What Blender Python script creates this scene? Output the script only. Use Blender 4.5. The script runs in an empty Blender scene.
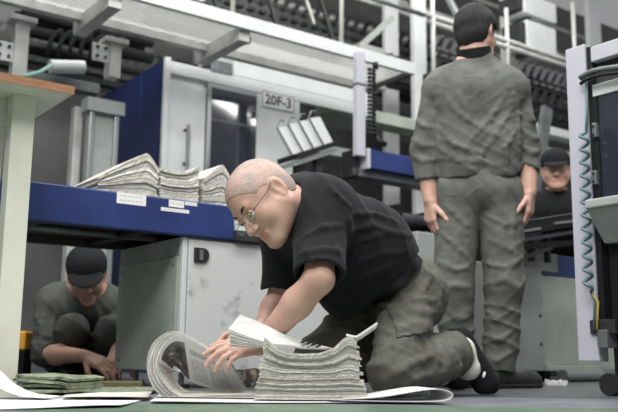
import bpy, math, random
import numpy as np
from mathutils import Vector, Matrix
random.seed(7)
RNG = np.random.RandomState(7)
S = bpy.context.scene
COL = S.collection
PI = math.pi

# ------------------------------------------------------------------ camera, world, lights, exposure
FPX, CX, CY, CAMH, PITCH = 850.0, 309.0, 206.0, 0.14, math.radians(9.81)
cam_d = bpy.data.cameras.new('camera')
cam_d.sensor_width = 36.0
cam_d.lens = FPX / 618.0 * 36.0
cam_d.clip_start = 0.02
cam_d.clip_end = 100
cam_d.dof.use_dof = True
cam_d.dof.focus_distance = 2.55
cam_d.dof.aperture_fstop = 3.6
cam = bpy.data.objects.new('camera', cam_d)
COL.objects.link(cam)
cam.location = (0, 0, CAMH)
ROLL = math.radians(0.6)
_F = Vector((0, math.cos(PITCH), math.sin(PITCH))); _U = Vector((0, -math.sin(PITCH), math.cos(PITCH))); _R = Vector((1, 0, 0))
_cr = _R * math.cos(ROLL) + _U * math.sin(ROLL); _cu = _U * math.cos(ROLL) - _R * math.sin(ROLL)
cam.rotation_euler = Matrix((_cr, _cu, -_F)).transposed().to_euler()
S.camera = cam

world = bpy.data.worlds.new('hall_light')
S.world = world
world.use_nodes = True
world.node_tree.nodes['Background'].inputs[0].default_value = (0.98, 0.99, 1.0, 1)
world.node_tree.nodes['Background'].inputs[1].default_value = 0.30

def area(name, loc, target, sx, sy, power, color=(1, 0.99, 0.96)):
    d = bpy.data.lights.new(name, 'AREA')
    d.shape = 'RECTANGLE'
    d.size, d.size_y, d.energy, d.color = sx, sy, power, color
    o = bpy.data.objects.new(name, d)
    COL.objects.link(o)
    o.location = loc
    o.rotation_euler = (Vector(target) - Vector(loc)).to_track_quat('-Z', 'Y').to_euler()
    return o
area('ceiling_light', (-1.2, 1.0, 4.4), (-0.2, 2.8, 0.3), 3.0, 0.6, 135)
area('ceiling_light', (1.0, 2.4, 4.4), (0.6, 3.2, 0.3), 3.0, 0.6, 110)
area('ceiling_light', (-1.5, 3.9, 4.6), (-1.0, 4.2, 0.3), 3.0, 0.6, 85)
area('ceiling_light', (2.2, 4.6, 4.8), (2.0, 5.2, 0.5), 3.0, 0.6, 90)
area('ceiling_light', (1.5, 7.0, 5.0), (1.5, 7.2, 0.5), 4.0, 0.8, 110)

area('ceiling_light', (-0.6, -1.6, 4.4), (0.2, 4.2, 1.2), 3.0, 0.8, 240)  # added fill lamp behind the camera, aimed forward to brighten the machine fronts
area('ceiling_light', (7.3, 2.5, 4.4), (7.3, 2.6, 0.0), 2.4, 0.2, 60)
S.view_settings.view_transform = 'Standard'
S.view_settings.look = 'None'
S.view_settings.gamma = 1.0
S.view_settings.use_curve_mapping = False
S.view_settings.exposure = -0.02

# ------------------------------------------------------------------ frames
FW = Vector((0, math.cos(PITCH), math.sin(PITCH)))
UP = Vector((0, -math.sin(PITCH), math.cos(PITCH)))
RT = Vector((1, 0, 0))
EYE = Vector((0, 0, CAMH))
AX = math.radians(54.0)
MU = Vector((math.sin(AX), math.cos(AX), 0))      # along the machine line
MV = Vector((-math.cos(AX), math.sin(AX), 0))     # into the machine

def ray(px, py):
    a, b = (px - CX) / FPX, -(py - CY) / FPX
    return FW + RT * (a * math.cos(ROLL) - b * math.sin(ROLL)) + UP * (a * math.sin(ROLL) + b * math.cos(ROLL))
def P(px, py, Y):
    d = ray(px, py)
    return EYE + d * (Y / d.y)
def PZ(px, py, z):
    d = ray(px, py)
    return EYE + d * ((z - CAMH) / d.z)
def UZ(px, py, v):
    d = ray(px, py)
    p = EYE + d * (v / d.dot(MV))
    return p.dot(MU), p.z
def VZ(px, py, u):
    d = ray(px, py)
    p = EYE + d * (u / d.dot(MU))
    return p.dot(MV), p.z
def W(u, v, z):
    return MU * u + MV * v + Vector((0, 0, z))
def GP(px, py):                                   # a point on the floor
    return PZ(px, py, 0.0)

# ------------------------------------------------------------------ materials
def lin(c):
    if isinstance(c, str):
        c = [int(c[i:i + 2], 16) / 255 for i in (0, 2, 4)]
    return tuple((x / 12.92 if x <= 0.04045 else ((x + 0.055) / 1.055) ** 2.4) for x in c) + (1.0,)
MATS = {}
def mat(name, col, rough=0.5, metal=0.0, col2=None, scale=6.0, amt=(0.4, 0.65), bump=0.0, bscale=40.0, spec=0.5, stretch=None, detail=4.0, sheen=0.0):
    if name in MATS:
        return MATS[name]
    m = bpy.data.materials.new(name)
    m.use_nodes = True
    nt = m.node_tree
    b = nt.nodes['Principled BSDF']
    b.inputs['Base Color'].default_value = lin(col)
    b.inputs['Roughness'].default_value = rough
    b.inputs['Metallic'].default_value = metal
    b.inputs['Specular IOR Level'].default_value = spec
    if sheen:
        b.inputs['Sheen Weight'].default_value = sheen
    if col2 is not None or bump:
        tc = nt.nodes.new('ShaderNodeTexCoord')
        src = tc.outputs['Object']
        if stretch:
            mp = nt.nodes.new('ShaderNodeMapping')
            mp.inputs['Scale'].default_value = stretch
            nt.links.new(src, mp.inputs['Vector'])
            src = mp.outputs['Vector']
    if col2 is not None:
        n = nt.nodes.new('ShaderNodeTexNoise')
        n.inputs['Scale'].default_value = scale
        n.inputs['Detail'].default_value = detail
        n.inputs['Roughness'].default_value = 0.6
        nt.links.new(src, n.inputs['Vector'])
        r = nt.nodes.new('ShaderNodeValToRGB')
        r.color_ramp.elements[0].position, r.color_ramp.elements[1].position = amt
        r.color_ramp.elements[0].color = lin(col)
        r.color_ramp.elements[1].color = lin(col2)
        nt.links.new(n.outputs['Fac'], r.inputs['Fac'])
        nt.links.new(r.outputs['Color'], b.inputs['Base Color'])
    if bump:
        n2 = nt.nodes.new('ShaderNodeTexNoise')
        n2.inputs['Scale'].default_value = bscale
        n2.inputs['Detail'].default_value = 3.0
        nt.links.new(src, n2.inputs['Vector'])
        bp = nt.nodes.new('ShaderNodeBump')
        bp.inputs['Strength'].default_value = bump
        bp.inputs['Distance'].default_value = 0.01
        nt.links.new(n2.outputs['Fac'], bp.inputs['Height'])
        nt.links.new(bp.outputs['Normal'], b.inputs['Normal'])
    MATS[name] = m
    return m

M_white = mat('white enamel', 'cfd2d3', 0.42, col2='c4c8c9', scale=3)
M_scuffed = mat('scuffed pale enamel', 'c6c9c8', 0.5, col2='595b5b', scale=9, amt=(0.58, 0.82), detail=8)
M_panel = mat('grey enamel', '9ea3a1', 0.5, col2='8b908e', scale=4)
M_lav = mat('lavender grey enamel', 'b3b2bd', 0.45)
M_green = mat('pale green grey enamel', 'a6aea4', 0.5, col2='959d94', scale=5)
M_greenw = mat('pale celadon paint', 'd3d3c8', 0.5, col2='c9c9bd', scale=5)
M_blue = mat('blue enamel', '293a72', 0.42, col2='22305f', scale=5, spec=0.4)
M_navy = mat('navy enamel', '1a2750', 0.45)
M_dark = mat('black steel', '17181a', 0.5, spec=0.35)
M_cable = mat('black cable sheath', '101113', 0.75, spec=0.2)
M_dark2 = mat('dark grey steel', '303233', 0.5, col2='242627', scale=12)
M_mid = mat('mid grey steel', '74787a', 0.4, metal=0.3, col2='5e6263', scale=10)
M_steel = mat('bright steel', 'a9adae', 0.3, metal=0.8)
M_galv = mat('galvanised steel', 'bfc0be', 0.45, metal=0.2, col2='abacaa', scale=8)
M_wall = mat('grey concrete', '636463', 0.85, col2='585958', scale=2.5, bump=0.2, bscale=30)
M_wood = mat('brown edge band', '9a6f52', 0.5, col2='86604a', scale=20, stretch=(1, 1, 8))
M_paper = mat('newsprint', 'cfccc4', 0.85, col2='aeaba3', scale=60, stretch=(0.15, 0.15, 8), spec=0.15)
M_paper2 = mat('grey newsprint', 'bfbcb4', 0.85, col2='9e9b93', scale=60, stretch=(0.15, 0.15, 10), spec=0.15)
M_paperw = mat('white newsprint', 'dcdcdb', 0.8, col2='c9c9c7', scale=60, stretch=(0.15, 0.15, 6), spec=0.2)
M_paperg = mat('greenish newsprint', '87907a', 0.85, col2='656d5c', scale=25, amt=(0.45, 0.6), spec=0.15)
M_sticker = mat('white sticker', 'e2e2e2', 0.5)
M_ink = mat('printed black', '2c2d30', 0.6)
M_skin = mat('skin', 'c7a293', 0.46, col2='b88d7f', scale=14, amt=(0.35, 0.75), spec=0.35)
M_skin2 = mat('tanned skin', 'c9a390', 0.5, col2='ba8f7c', scale=14, amt=(0.35, 0.75), spec=0.35)
M_polo = mat('black pique cotton', '1e1f23', 0.9, col2='191a1d', scale=30, bump=0.12, bscale=260, spec=0.2, sheen=0.04)
M_olive = mat('olive grey workwear', '62625b', 0.85, col2='515149', scale=12, bump=0.12, bscale=120, spec=0.2, sheen=0.03)
M_work = mat('grey workwear', '636561', 0.85, col2='525450', scale=12, bump=0.12, bscale=120, spec=0.2, sheen=0.03)
M_workd = mat('dark grey workwear', '565854', 0.9, col2='4a4c48', scale=12, bump=0.1, bscale=120, spec=0.2)
M_blackcloth = mat('black cloth', '1c1d20', 0.9, spec=0.2)
M_hair = mat('black hair', '17161a', 0.75, col2='242326', scale=90, stretch=(4, 4, 1), bump=0.6, bscale=160)
M_rubber = mat('black rubber', '1b1b1d', 0.6)
M_sock = mat('white sock', 'd4d4ce', 0.9)
M_lip = mat('lip', 'b98478', 0.5)
M_eyew = mat('eye white', 'dcd8d2', 0.25)
M_iris = mat('dark iris', '2a211c', 0.2)
M_teal = mat('teal cable sheath', '56737b', 0.45)
M_mint = mat('mint cable sheath', '9fcdbd', 0.5)
M_yellow = mat('yellow cable sheath', 'b9a648', 0.5)
M_orange = mat('amber plastic', 'e0a63c', 0.4)

def wrinkle(m, scale=16, strength=0.75, dist=0.012, stretch=(1, 1, 1.6)):
    nt = m.node_tree; b = nt.nodes['Principled BSDF']
    old = b.inputs['Normal'].links[0].from_socket if b.inputs['Normal'].links else None
    tc = nt.nodes.new('ShaderNodeTexCoord'); mp = nt.nodes.new('ShaderNodeMapping'); mp.inputs['Scale'].default_value = stretch; mp.inputs['Rotation'].default_value = (0.4, 0.6, 0.3)
    n = nt.nodes.new('ShaderNodeTexNoise'); n.noise_type = 'RIDGED_MULTIFRACTAL'; n.inputs['Scale'].default_value = scale; n.inputs['Detail'].default_value = 3.0; n.inputs['Distortion'].default_value = 0.8; n.inputs['Roughness'].default_value = 0.45
    bp = nt.nodes.new('ShaderNodeBump'); bp.inputs['Strength'].default_value = strength; bp.inputs['Distance'].default_value = dist
    nt.links.new(tc.outputs['Object'], mp.inputs['Vector']); nt.links.new(mp.outputs['Vector'], n.inputs['Vector']); nt.links.new(n.outputs['Fac'], bp.inputs['Height'])
    if old is not None: nt.links.new(old, bp.inputs['Normal'])
    nt.links.new(bp.outputs['Normal'], b.inputs['Normal'])
for _m in (M_olive, M_work, M_workd): wrinkle(_m, 9, 0.6, 0.010)
wrinkle(M_polo, 7, 0.35, 0.008)
def speckle():
    m = mat('grey stubble', 'a58d82', 0.65)
    nt = m.node_tree
    b = nt.nodes['Principled BSDF']
    tc = nt.nodes.new('ShaderNodeTexCoord')
    n = nt.nodes.new('ShaderNodeTexNoise'); n.inputs['Scale'].default_value = 260; n.inputs['Detail'].default_value = 2
    n2 = nt.nodes.new('ShaderNodeTexNoise'); n2.inputs['Scale'].default_value = 17; n2.inputs['Detail'].default_value = 3
    nt.links.new(tc.outputs['Object'], n.inputs['Vector']); nt.links.new(tc.outputs['Object'], n2.inputs['Vector'])
    r = nt.nodes.new('ShaderNodeValToRGB')
    r.color_ramp.elements[0].position, r.color_ramp.elements[1].position = 0.42, 0.6
    r.color_ramp.elements[0].color = lin('7a6f6a'); r.color_ramp.elements[1].color = lin('b5a49c')
    r2 = nt.nodes.new('ShaderNodeValToRGB')
    r2.color_ramp.elements[0].position, r2.color_ramp.elements[1].position = 0.4, 0.62
    r2.color_ramp.elements[0].color = lin('c09c8e'); r2.color_ramp.elements[1].color = lin('8b7e79')
    mx = nt.nodes.new('ShaderNodeMix'); mx.data_type = 'RGBA'; mx.inputs['Factor'].default_value = 0.5
    nt.links.new(n.outputs['Fac'], r.inputs['Fac']); nt.links.new(n2.outputs['Fac'], r2.inputs['Fac'])
    nt.links.new(r.outputs['Color'], mx.inputs[6]); nt.links.new(r2.outputs['Color'], mx.inputs[7])
    nt.links.new(mx.outputs[2], b.inputs['Base Color'])
    return m
M_stubble = speckle()

def glass_dark(name, col='20242a', rough=0.06):
    m = mat(name, col, rough, spec=0.8)
    return m
M_glass = glass_dark('dark machine window', '2c2f3b')
M_lens = bpy.data.materials.new('spectacle lens'); M_lens.use_nodes = True
_b = M_lens.node_tree.nodes['Principled BSDF']
_b.inputs['Base Color'].default_value = (0.9, 0.93, 0.95, 1); _b.inputs['Roughness'].default_value = 0.03; _b.inputs['Alpha'].default_value = 0.06

def perforated():
    m = mat('perforated galvanised sheet', 'b5b8b4', 0.5, metal=0.1)
    nt = m.node_tree; b = nt.nodes['Principled BSDF']
    tc = nt.nodes.new('ShaderNodeTexCoord')
    mp = nt.nodes.new('ShaderNodeMapping'); mp.inputs['Rotation'].default_value = (0, 0, -AX); mp.inputs['Scale'].default_value = (30, 30, 30)
    v = nt.nodes.new('ShaderNodeTexVoronoi'); v.inputs['Randomness'].default_value = 0.12; v.inputs['Scale'].default_value = 1.0
    n = nt.nodes.new('ShaderNodeTexNoise'); n.inputs['Scale'].default_value = 2.2
    r = nt.nodes.new('ShaderNodeValToRGB')
    r.color_ramp.elements[0].position, r.color_ramp.elements[1].position = 0.40, 0.47
    r.color_ramp.elements[0].color = (0, 0, 0, 1); r.color_ramp.elements[1].color = (1, 1, 1, 1)
    nt.links.new(tc.outputs['Object'], mp.inputs['Vector']); nt.links.new(mp.outputs['Vector'], v.inputs['Vector'])
    nt.links.new(v.outputs['Distance'], r.inputs['Fac']); nt.links.new(r.outputs['Color'], b.inputs['Alpha'])
    b.inputs['Base Color'].default_value = lin('aeb0ad'); b.inputs['Metallic'].default_value = 0
    tl = nt.nodes.new('ShaderNodeBsdfTranslucent'); tl.inputs['Color'].default_value = lin('b4b6b3'); ms = nt.nodes.new('ShaderNodeMixShader'); ms.inputs[0].default_value = 0.45
    out = [k for k in nt.nodes if k.type == 'OUTPUT_MATERIAL'][0]
    nt.links.new(b.outputs[0], ms.inputs[1]); nt.links.new(tl.outputs[0], ms.inputs[2]); nt.links.new(ms.outputs[0], out.inputs['Surface'])
    return m
M_perf = perforated()

def floor_mat():
    m = mat('painted concrete floor', '777b78', 0.35)
    nt = m.node_tree; b = nt.nodes['Principled BSDF']
    tc = nt.nodes.new('ShaderNodeTexCoord'); sp = nt.nodes.new('ShaderNodeSeparateXYZ')
    nt.links.new(tc.outputs['Object'], sp.inputs[0])
    n = nt.nodes.new('ShaderNodeTexNoise'); n.inputs['Scale'].default_value = 7; n.inputs['Detail'].default_value = 6
    nt.links.new(tc.outputs['Object'], n.inputs['Vector'])
    def math_(op, a, bb):
        k = nt.nodes.new('ShaderNodeMath'); k.operation = op
        for i, x in enumerate((a, bb)):
            if isinstance(x, (int, float)): k.inputs[i].default_value = x
            else: nt.links.new(x, k.inputs[i])
        return k.outputs[0]
    yy = math_('ADD', sp.outputs['Y'], math_('MULTIPLY', math_('SUBTRACT', n.outputs['Fac'], 0.5), 0.05))
    r = nt.nodes.new('ShaderNodeValToRGB'); r.color_ramp.interpolation = 'CONSTANT'
    e = r.color_ramp.elements
    e[0].position = 0.0; e[0].color = lin('5f7763')
    e[1].position = 2.36 / 10; e[1].color = lin('797b85')
    x = e.new(2.86 / 10); x.color = lin('55595a')
    nt.links.new(math_('DIVIDE', yy, 10.0), r.inputs['Fac'])
    mx = nt.nodes.new('ShaderNodeMix'); mx.data_type = 'RGBA'; mx.blend_type = 'MULTIPLY'; mx.inputs['Factor'].default_value = 0.6
    r2 = nt.nodes.new('ShaderNodeValToRGB'); r2.color_ramp.elements[0].position = 0.3; r2.color_ramp.elements[1].position = 0.6
    r2.color_ramp.elements[0].color = (0.45, 0.45, 0.45, 1)
    nt.links.new(n.outputs['Fac'], r2.inputs['Fac'])
    nt.links.new(r.outputs['Color'], mx.inputs[6]); nt.links.new(r2.outputs['Color'], mx.inputs[7])
    nt.links.new(mx.outputs[2], b.inputs['Base Color'])
    return m
M_floor = floor_mat()

# ------------------------------------------------------------------ objects
def wloc(o):
    v = Vector((0, 0, 0))
    while o is not None:
        v += Vector(o.location)
        o = o.parent
    return v
def tag(o, label, cat, group=None, kind=None):
    o['label'] = label
    o['category'] = cat
    if group: o['group'] = group
    if kind: o['kind'] = kind
    return o
def thing(name, label, cat, loc, group=None):
    o = bpy.data.objects.new(name, None)
    COL.objects.link(o)
    o.empty_display_size = 0.1
    o.location = loc
    return tag(o, label, cat, group)
def link_mesh(name, verts, faces, m, parent=None, origin=None, smooth=False, uvs=None, bevel=0.0, auto=False):
    base = wloc(parent) if parent is not None else Vector((0, 0, 0))
    org = Vector(origin) if origin is not None else (base if parent is not None else Vector((0, 0, 0)))
    me = bpy.data.meshes.new(name)
    va = np.asarray([tuple(v) for v in verts] if not isinstance(verts, np.ndarray) else verts, dtype=float) - np.array(org)[None, :]
    me.from_pydata(va.tolist(), [], faces if isinstance(faces, list) else faces.tolist())
    me.materials.append(m)
    if smooth:
        me.polygons.foreach_set('use_smooth', [True] * len(me.polygons))
    if uvs is not None:
        ul = me.uv_layers.new(name='UVMap')
        for lp in me.loops:
            ul.data[lp.index].uv = uvs[lp.vertex_index]
    me.update()
    o = bpy.data.objects.new(name, me)
    COL.objects.link(o)
    o.location = org - base
    if parent is not None:
        o.parent = parent
    if bevel:
        md = o.modifiers.new('bevel', 'BEVEL'); md.width = bevel; md.segments = 2; md.limit_method = 'ANGLE'
    return o

class MB:
    def __init__(self):
        self.v, self.f = [], []
    def quadbox(self, pts):      # 8 points: bottom 4 (ccw from above), top 4
        n = len(self.v)
        self.v += [Vector(p) for p in pts]
        self.f += [[n + i for i in q] for q in ((3, 2, 1, 0), (4, 5, 6, 7), (0, 1, 5, 4), (1, 2, 6, 5), (2, 3, 7, 6), (3, 0, 4, 7))]
        return self
    def box(self, u0, u1, v0, v1, z0, z1):            # machine frame
        if u0 > u1: u0, u1 = u1, u0
        if v0 > v1: v0, v1 = v1, v0
        if z0 > z1: z0, z1 = z1, z0
        return self.quadbox([W(u0, v0, z0), W(u1, v0, z0), W(u1, v1, z0), W(u0, v1, z0), W(u0, v0, z1), W(u1, v0, z1), W(u1, v1, z1), W(u0, v1, z1)])
    def wbox(self, x0, x1, y0, y1, z0, z1):
        return self.quadbox([(x0, y0, z0), (x1, y0, z0), (x1, y1, z0), (x0, y1, z0), (x0, y0, z1), (x1, y0, z1), (x1, y1, z1), (x0, y1, z1)])
    def tube(self, pts, r, n=10, cap=True, closed=False):
        pts = [Vector(p) for p in pts]
        base = len(self.v)
        N = len(pts)
        up = None
        for i, p in enumerate(pts):
            a = pts[(i - 1) % N] if (i or closed) else pts[i]
            b = pts[(i + 1) % N] if (i < N - 1 or closed) else pts[i]
            t = (b - a).normalized()
            if up is None:
                up = t.orthogonal().normalized()
            up = (up - t * up.dot(t)).normalized()
            w = t.cross(up)
            rr = r[i] if isinstance(r, (list, tuple)) else r
            for k in range(n):
                an = 2 * PI * k / n
                self.v.append(p + (up * math.cos(an) + w * math.sin(an)) * rr)
        for i in range(N if closed else N - 1):
            j = (i + 1) % N
            for k in range(n):
                k2 = (k + 1) % n
                self.f.append([base + i * n + k, base + i * n + k2, base + j * n + k2, base + j * n + k])
        if cap and not closed:
            self.f.append([base + k for k in range(n)][::-1])
            self.f.append([base + (N - 1) * n + k for k in range(n)])
        return self
    def bar(self, a, b, w, h, up=Vector((0, 0, 1))):
        a, b = Vector(a), Vector(b)
        t = (b - a).normalized()
        s = t.cross(up).normalized()
        q = s.cross(t).normalized()
        s, q = s * w / 2, q * h / 2
        return self.quadbox([a - s - q, a + s - q, b + s - q, b - s - q, a - s + q, a + s + q, b + s + q, b - s + q])
    def build(self, name, m, parent=None, origin=None, smooth=False, bevel=0.0):
        return link_mesh(name, self.v, self.f, m, parent, origin, smooth, bevel=bevel)
def center_base(pts):
    a = np.array([tuple(p) for p in pts])
    return Vector(((a[:, 0].min() + a[:, 0].max()) / 2, (a[:, 1].min() + a[:, 1].max()) / 2, a[:, 2].min()))
def single(name, mb, m, label, cat, group=None, smooth=False, bevel=0.0):
    return tag(mb.build(name, m, None, center_base(mb.v), smooth, bevel), label, cat, group)
def struct(name, mb, m):
    o = mb.build(name, m, None, center_base(mb.v))
    o['kind'] = 'structure'
    return o
def copy_tree(o, parent=None, offset=None):
    c = o.copy(); COL.objects.link(c); c.parent = parent
    if offset is not None: c.location = Vector(o.location) + Vector(offset)
    for ch in list(o.children):
        if ch.name in COL.objects: copy_tree(ch, c)
    return c

# ------------------------------------------------------------------ implicit surfaces (smooth unions meshed by surface nets)
def A3(p): return np.array(tuple(p), dtype=np.float64)
def Cn(a, b, ra, rb=None, k=0.02): return ('c', A3(a), A3(b), ra, ra if rb is None else rb, k)
def El(c, r, R=None, k=0.02): return ('e', A3(c), A3(r), np.eye(3) if R is None else np.array(R), k)
def Neg(p): return ('n', p)
def Cut(pt, n): return ('x', A3(pt), A3(Vector(n).normalized()))
def grow(prims, d):
    out = []
    for p in prims:
        if p[0] == 'c': out.append(('c', p[1], p[2], p[3] + d, p[4] + d, p[5]))
        elif p[0] == 'e': out.append(('e', p[1], p[2] + d, p[3], p[4]))
        else: out.append(p)
    return out
def noise(p, freq, seed):
    r = np.random.RandomState(seed)
    out = np.zeros(p.shape[0])
    for i in range(5):
        d = r.normal(size=3); d /= np.linalg.norm(d)
        out += np.sin(p @ (d * freq * (0.7 + 0.6 * r.rand())) + r.rand() * 6.28)
    return out / 3.0
def fold(amp, wl, d, seed=0, c=None, rad=None, warp=1.2, wf=14.0):
    d = A3(Vector(d).normalized())
    def f(p):
        w = (p @ d) * 2 * PI / wl + warp * noise(p, wf, seed + 1)
        ridge = (1 - np.abs(np.sin(w / 2))) ** 2.2
        m = np.clip(0.55 + 0.6 * noise(p, 9.0, seed + 2), 0, 1.2)
        if c is not None:
            q = ((p - A3(c)) ** 2).sum(1) / rad ** 2
            m = m * np.exp(-q * 1.5)
        return -amp * (ridge - 0.35) * m
    return f
def rough(amp, freq, seed=0):
    return lambda p: -amp * noise(p, freq, seed)
def prim_d(p, X, Y, Z):
    if p[0] == 'c':
        _, a, b, ra, rb, _k = p
        ba = b - a
        L2 = max(float(ba @ ba), 1e-12)
        x, y, z = X - a[0], Y - a[1], Z - a[2]
        t = np.clip((x * ba[0] + y * ba[1] + z * ba[2]) / L2, 0, 1)
        return np.sqrt((x - t * ba[0]) ** 2 + (y - t * ba[1]) ** 2 + (z - t * ba[2]) ** 2) - (ra + (rb - ra) * t)
    _, c, r, R, _k = p
    x, y, z = X - c[0], Y - c[1], Z - c[2]
    lx = (x * R[0, 0] + y * R[1, 0] + z * R[2, 0])
    ly = (x * R[0, 1] + y * R[1, 1] + z * R[2, 1])
    lz = (x * R[0, 2] + y * R[1, 2] + z * R[2, 2])
    k0 = np.sqrt((lx / r[0]) ** 2 + (ly / r[1]) ** 2 + (lz / r[2]) ** 2)
    k1 = np.sqrt((lx / r[0] ** 2) ** 2 + (ly / r[1] ** 2) ** 2 + (lz / r[2] ** 2) ** 2)
    return k0 * (k0 - 1) / np.maximum(k1, 1e-9)
def prim_box(p):
    if p[0] == 'c':
        m = max(p[3], p[4])
        return np.minimum(p[1], p[2]) - m, np.maximum(p[1], p[2]) + m
    m = float(p[2].max())
    return p[1] - m, p[1] + m
def sdf_mesh(prims, h, folds=()):
    los, his = zip(*[prim_box(p) for p in prims if p[0] in 'ce'])
    lo = np.min(los, 0) - 0.04; hi = np.max(his, 0) + 0.04
    n = np.ceil((hi - lo) / h).astype(int) + 1
    F = np.full(n, 1.0, dtype=np.float32)
    ax = [lo[i] + h * np.arange(n[i]) for i in range(3)]
    for p in prims:
        if p[0] == 'x':
            d = ((ax[0][:, None, None] - p[1][0]) * p[2][0] + (ax[1][None, :, None] - p[1][1]) * p[2][1] + (ax[2][None, None, :] - p[1][2]) * p[2][2])
            np.maximum(F, d.astype(np.float32), out=F)
            continue
        q = p[1] if p[0] == 'n' else p
        a, b = prim_box(q)
        k = q[-1]
        pad = k + 0.035
        i0 = np.clip(np.floor((a - pad - lo) / h).astype(int), 0, n); i1 = np.clip(np.ceil((b + pad - lo) / h).astype(int) + 1, 0, n)
        if (i1 <= i0).any(): continue
        sl = tuple(slice(i0[j], i1[j]) for j in range(3))
        d = prim_d(q, ax[0][sl[0]][:, None, None], ax[1][sl[1]][None, :, None], ax[2][sl[2]][None, None, :]).astype(np.float32)
        f = F[sl]
        if p[0] == 'n':
            hh = np.maximum(k - np.abs(f + d), 0) / k
            F[sl] = np.maximum(f, -d) + hh * hh * k * 0.25
        else:
            hh = np.maximum(k - np.abs(f - d), 0) / k
            F[sl] = np.minimum(f, d) - hh * hh * k * 0.25
    if folds:
        idx = np.nonzero(np.abs(F) < 0.035)
        pp = np.stack([ax[j][idx[j]] for j in range(3)], 1)
        tot = np.zeros(len(pp))
        for f in folds: tot += f(pp)
        F[idx] += tot.astype(np.float32)
    ins = F < 0
    cnt = np.zeros(n - 1, dtype=np.int8)
    for dx in (0, 1):
        for dy in (0, 1):
            for dz in (0, 1):
                cnt += ins[dx:n[0] - 1 + dx, dy:n[1] - 1 + dy, dz:n[2] - 1 + dz]
    act = (cnt > 0) & (cnt < 8)
    ci = np.argwhere(act)
    ids = np.full(n - 1, -1, dtype=np.int64)
    ids[act] = np.arange(len(ci))
    cor = [(dx, dy, dz) for dx in (0, 1) for dy in (0, 1) for dz in (0, 1)]
    val = np.stack([F[ci[:, 0] + c[0], ci[:, 1] + c[1], ci[:, 2] + c[2]] for c in cor], 1).astype(np.float64)
    acc = np.zeros((len(ci), 3)); num = np.zeros(len(ci))
    for i in range(8):
        for j in range(i + 1, 8):
            ca, cb = np.array(cor[i]), np.array(cor[j])
            if np.abs(ca - cb).sum() != 1: continue
            va, vb = val[:, i], val[:, j]
            x = (va < 0) != (vb < 0)
            t = np.where(x, va / np.where(np.abs(va - vb) < 1e-12, 1, va - vb), 0)
            acc += np.where(x[:, None], ca + t[:, None] * (cb - ca), 0)
            num += x
    V = lo + h * (ci + acc / np.maximum(num, 1)[:, None])
    quads = []
    for axn in range(3):
        a0 = [slice(None)] * 3; a1 = [slice(None)] * 3
        a0[axn] = slice(0, n[axn] - 1); a1[axn] = slice(1, n[axn])
        s0, s1 = ins[tuple(a0)], ins[tuple(a1)]
        e = np.argwhere(s0 != s1)
        o1, o2 = (axn + 1) % 3, (axn + 2) % 3
        ok = (e[:, o1] > 0) & (e[:, o2] > 0) & (e[:, o1] < n[o1] - 1) & (e[:, o2] < n[o2] - 1)
        e = e[ok]
        def cell(d1, d2):
            c = e.copy(); c[:, o1] += d1; c[:, o2] += d2
            return ids[c[:, 0], c[:, 1], c[:, 2]]
        q = np.stack([cell(-1, -1), cell(0, -1), cell(0, 0), cell(-1, 0)], 1)
        flip = ~s0[e[:, 0], e[:, 1], e[:, 2]]
        q[flip] = q[flip][:, ::-1]
        quads.append(q)
    Q = np.concatenate(quads)
    Q = Q[(Q >= 0).all(1)]
    return V, Q
def creases(prims, lines, r=0.010, k=0.016, sink=0.35, n=7):
    """cloth folds: thin ridges laid on the surface of a garment, each line given by pixels of the photograph"""
    solid = [p for p in prims if p[0] in 'ce']
    def surf(px, py):
        d = np.array(ray(px, py)); d = d / np.linalg.norm(d)
        t = np.linspace(1.8, 5.8, 800); q = np.array(EYE)[None, :] + t[:, None] * d
        best = np.full(len(t), 9.0)
        for p in solid:
            x = prim_d(p, q[:, 0], q[:, 1], q[:, 2]); kk = p[-1]
            hh = np.maximum(kk - np.abs(best - x), 0) / kk
            best = np.minimum(best, x) - hh * hh * kk * 0.25
        i = np.argmax(best < 0)
        return None if best[i] >= 0 else q[i] + d * r * sink
    out = []
    for L in lines:
        xs = np.linspace(0, len(L) - 1, n); L_ = np.array(L, dtype=float)
        pts = [surf(np.interp(x, range(len(L)), L_[:, 0]), np.interp(x, range(len(L)), L_[:, 1])) for x in xs]
        for i in range(n - 1):
            a, b = pts[i], pts[i + 1]
            if a is None or b is None or np.linalg.norm(a - b) > 0.12: continue
            e0 = 0.35 + 0.65 * math.sin(PI * (i + 0.0) / (n - 1)); e1 = 0.35 + 0.65 * math.sin(PI * (i + 1.0) / (n - 1))
            out.append(Cn(a, b, r * e0, r * e1, k))
    return out
def sdf_obj(name, prims, h, m, parent, folds=(), label=None):
    V, Q = sdf_mesh(prims, h, folds)
    o = link_mesh(name, V, Q, m, parent, smooth=True)
    if label: o['label'] = label
    return o
# ================================================================== SETTING
mb = MB(); mb.wbox(-9, 11, -1.5, 13, -0.05, 0.0); fl = mb.build('floor', M_floor); fl['kind'] = 'structure'
mb = MB(); mb.box(-7, 16, 8.6, 8.8, 0, 6.0); struct('wall_back', mb, M_wall)
mb = MB(); mb.box(-7, UZ(150, 120, 6.7)[0], 6.7, 6.8, 0, 3.2); struct('wall_left', mb, M_wall)

def face(mb, px0, py0, px1, py1, v, d):
    """box whose front face at depth v spans the two pixels; left height is used for z"""
    u0, z1 = UZ(px0, py0, v); _, z0 = UZ(px0, py1, v); u1, _ = UZ(px1, (py0 + py1) / 2, v)
    return mb.box(u0, u1, v, v + d, z0, z1)

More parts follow.
